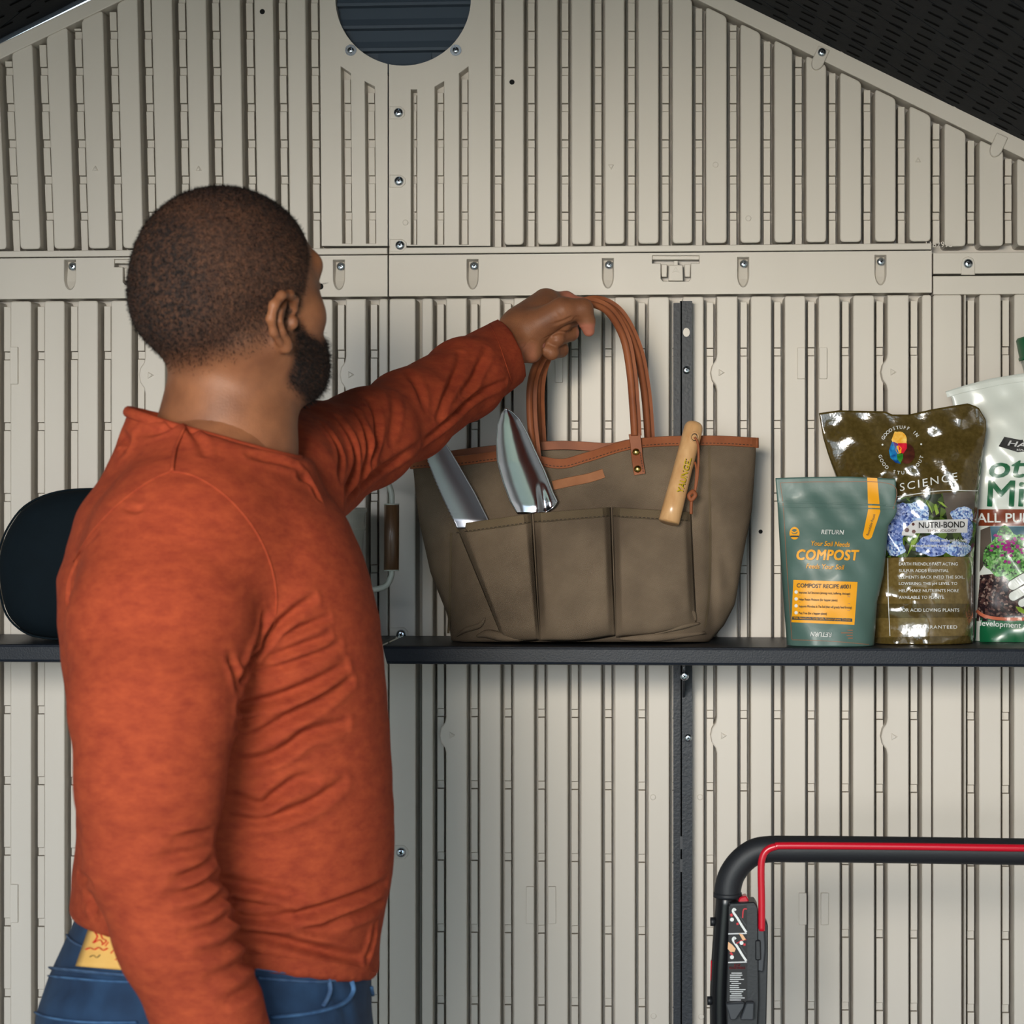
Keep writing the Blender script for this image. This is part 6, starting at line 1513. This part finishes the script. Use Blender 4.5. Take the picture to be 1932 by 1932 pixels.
# eyelashes and brows on the far-turned face
lash = MB()
for s in (-1, 1):
    for t in np.linspace(-1, 1, 14):
        a = HC+(np.array([.097-.004*t*t, s*(.032+.011*t), -.009])*HS)@HM; b = a+(hf*0.008+hu*.002+hr3*s*.003*t); lash.tube([a, b], [.0004, .0001], 4)
lo_ = lash.build('eyelashes', M['hair'], man); lo_['kind'] = 'stuff'
nl = []
for (x, y, dx, dy, r_n) in [(1026, 651, 0, 0, .0042)]:
    p, n = cast(Ba, x-2 if x > 1100 else x, y)
    if p is not None:
        v, f = lathe([(r_n*0.3, .0007), (r_n*0.8, .0005), (r_n, 0), (r_n*0.9, -.001)], 12); q = Vector(n).to_track_quat('Z', 'Y'); mk('fingernail', [q@Vector(z)+Vector(p) for z in v], f, M['nail'], man, True)

# ---------------------------------------------------------------- jeans, patch, shoes
def jeans(X, Y, Z):
    d = torso(X, Y, Z, 0.008); d = smax(d, Z-(hemA[2]-((X-hemA[0])*hn[0]+(Y-hemA[1])*hn[1])/hn[2]+0.012), .003)
    d = smax(d, pw(400, 2040, -1.0)[2]-Z, .05)
    for s in (-1, 1):
        L_ = legs_pts(s); d = smin(d, chain(X, Y, Z, L_, [.105, .082, .072], .04), .05)
    d = np.maximum(d, .055-Z)
    return d
Vj, Qj = nets(jeans, (lo[0]-.04, -1.26, .03), (float(PA(745, 1900, TY)[0])+.03, -.74, 1.05), 0.007); Vj = relax(Vj, Qj, 4); Bj = caster(Vj, Qj); Nj = normals(Vj, Qj)
for pts, amp, wd in [([(90, 1862), (140, 1868), (200, 1875)], 2.5, 8), ([(110, 1800), (160, 1790)], 1.5, 6), ([(620, 1860), (650, 1900), (660, 1930)], 2.5, 7), ([(560, 1870), (600, 1880), (640, 1870)], 2, 8)]:
    ln = [p for p, n in path_on(Bj, pts, 5)]
    if len(ln) > 2: fold(Vj, Nj, ln, amp/1000, wd/1000)
M['denim'] = mat('blue_denim', (12, 38, 66), 0.85, c2=(30, 60, 92), vscale=22, bump=0.3, bscale=600, bdist=0.001)
M['denim_pale'] = mat('faded_denim_edge', (70, 108, 148), 0.85, c2=(42, 74, 112), vscale=60, bump=0.3, bscale=600, bdist=0.001)
M['denim_mid'] = mat('blue_denim_seam', (40, 66, 100), 0.85, c2=(66, 92, 124), vscale=90, bump=0.3, bscale=600, bdist=0.001)
M['patch'] = mat('yellow_leather_patch', (216, 164, 84), 0.6, c2=(228, 178, 98), vscale=20)
M['patch_red'] = mat('red_stamp', (206, 48, 40), 0.6)
me = mesh_np('jeans', Vj, Qj); me.materials.append(M['denim']); jo = link('jeans', me, man); jo['label'] = 'blue denim jeans'
seam(Bj, [(132, 1752), (128, 1763), (140, 1778), (165, 1788), (210, 1796)], .0022, 'waistband_seam', M['denim_mid'], jo)
seam(Bj, [(84, 1827), (140, 1832), (200, 1838), (245, 1842)], .0045, 'yoke_seam', M['denim_mid'], jo, flat=0.35)
seam(Bj, [(86, 1842), (140, 1847), (200, 1852), (252, 1854)], .0030, 'yoke_seam', M['denim_pale'], jo, flat=0.35)
seam(Bj, [(62, 1905), (85, 1918), (130, 1926), (180, 1930), (260, 1930)], .0032, 'back_pocket_edge', M['denim_pale'], jo, flat=0.4)
seam(Bj, [(486, 1846), (540, 1850), (600, 1853), (640, 1848)], .0026, 'waistband_seam', M['denim_mid'], jo)
seam(Bj, [(480, 1828), (540, 1836), (620, 1842)], .0022, 'waistband_seam', M['denim_mid'], jo)
seam(Bj, [(618, 1846), (622, 1866), (616, 1885), (608, 1898)], .0028, 'belt_loop', M['denim_mid'], jo)
seam(Bj, [(660, 1850), (664, 1868), (655, 1885), (640, 1896), (610, 1906), (570, 1914), (510, 1920)], .0032, 'front_pocket_edge', M['denim_pale'], jo)
seam(Bj, [(698, 1862), (702, 1885), (708, 1925)], .0026, 'fly_edge', M['denim_pale'], jo)
def surf_patch(bvh, pts, n, lift, name, m, parent):
    p = np.array(pts, float); V_ = []
    for j in range(n):
        for i in range(n):
            a, b = i/(n-1), j/(n-1); q = p[0]*(1-a)*(1-b)+p[1]*a*(1-b)+p[2]*a*b+p[3]*(1-a)*b; h, nn = cast(bvh, *q); V_.append((h+nn*lift) if h is not None else PA(q[0], q[1], TY-.1))
    return mk(name, V_, gridfaces(n, n, True), m, parent, True)
pt = surf_patch(Bj, [(172, 1752), (262, 1752), (252, 1832), (147, 1824)], 9, 0.003, 'leather_patch', M['patch'], jo)
sol = pt.modifiers.new('thickness', 'SOLIDIFY'); sol.thickness = 0.002; sol.offset = -1
Bp = Bj
for pts, r in (([(184, 1758), (190, 1768), (182, 1780), (194, 1774), (200, 1782)], .0013), ([(196, 1764), (200, 1772), (206, 1776), (198, 1784)], .0012), ([(168, 1793), (176, 1790), (184, 1793), (192, 1789), (200, 1794), (208, 1790)], .0016), ([(204, 1786), (210, 1778)], .001), ([(214, 1800), (219, 1794), (222, 1800)], .001), ([(222, 1812), (228, 1808)], .0012)):
    ln = path_on(Bj, pts, 4)
    if len(ln) > 1: mb = MB(); mb.tube([p+n*.0036 for p, n in ln], r, 6, 1, flat=.3, up=ln[0][1]); mb.build('stamp_mark', M['patch_red'], pt)
ln = path_on(Bj, [(175, 1807), (182, 1804), (188, 1808), (194, 1803)], 4); mb = MB(); mb.tube([p+n*.0036 for p, n in ln], .0008, 6, 1, flat=.3, up=ln[0][1]); mb.build('stamp_mark', M['ink'], pt)
for s in (-1, 1):
    L_ = legs_pts(s)[2]
    def shoe(X, Y, Z):
        d = chain(X, Y, Z, [(L_[0]-.03, L_[1]-.01, .05), (L_[0]+.05, L_[1]+.02, .045), (L_[0]+.17, L_[1]+.06, .035)], [.045, .046, .036], .03); return np.maximum(smin(d, cap(X, Y, Z, (L_[0], L_[1], .05), (L_[0], L_[1], .12), .046, .048), .03), .002-Z)
    Vs, Qs = nets(shoe, (L_[0]-.1, L_[1]-.08, -.01), (L_[0]+.24, L_[1]+.14, .14), .008); Vs = relax(Vs, Qs, 2); m_ = mesh_np('shoe', Vs, Qs); m_.materials.append(M['black']); link('shoe', m_, man)
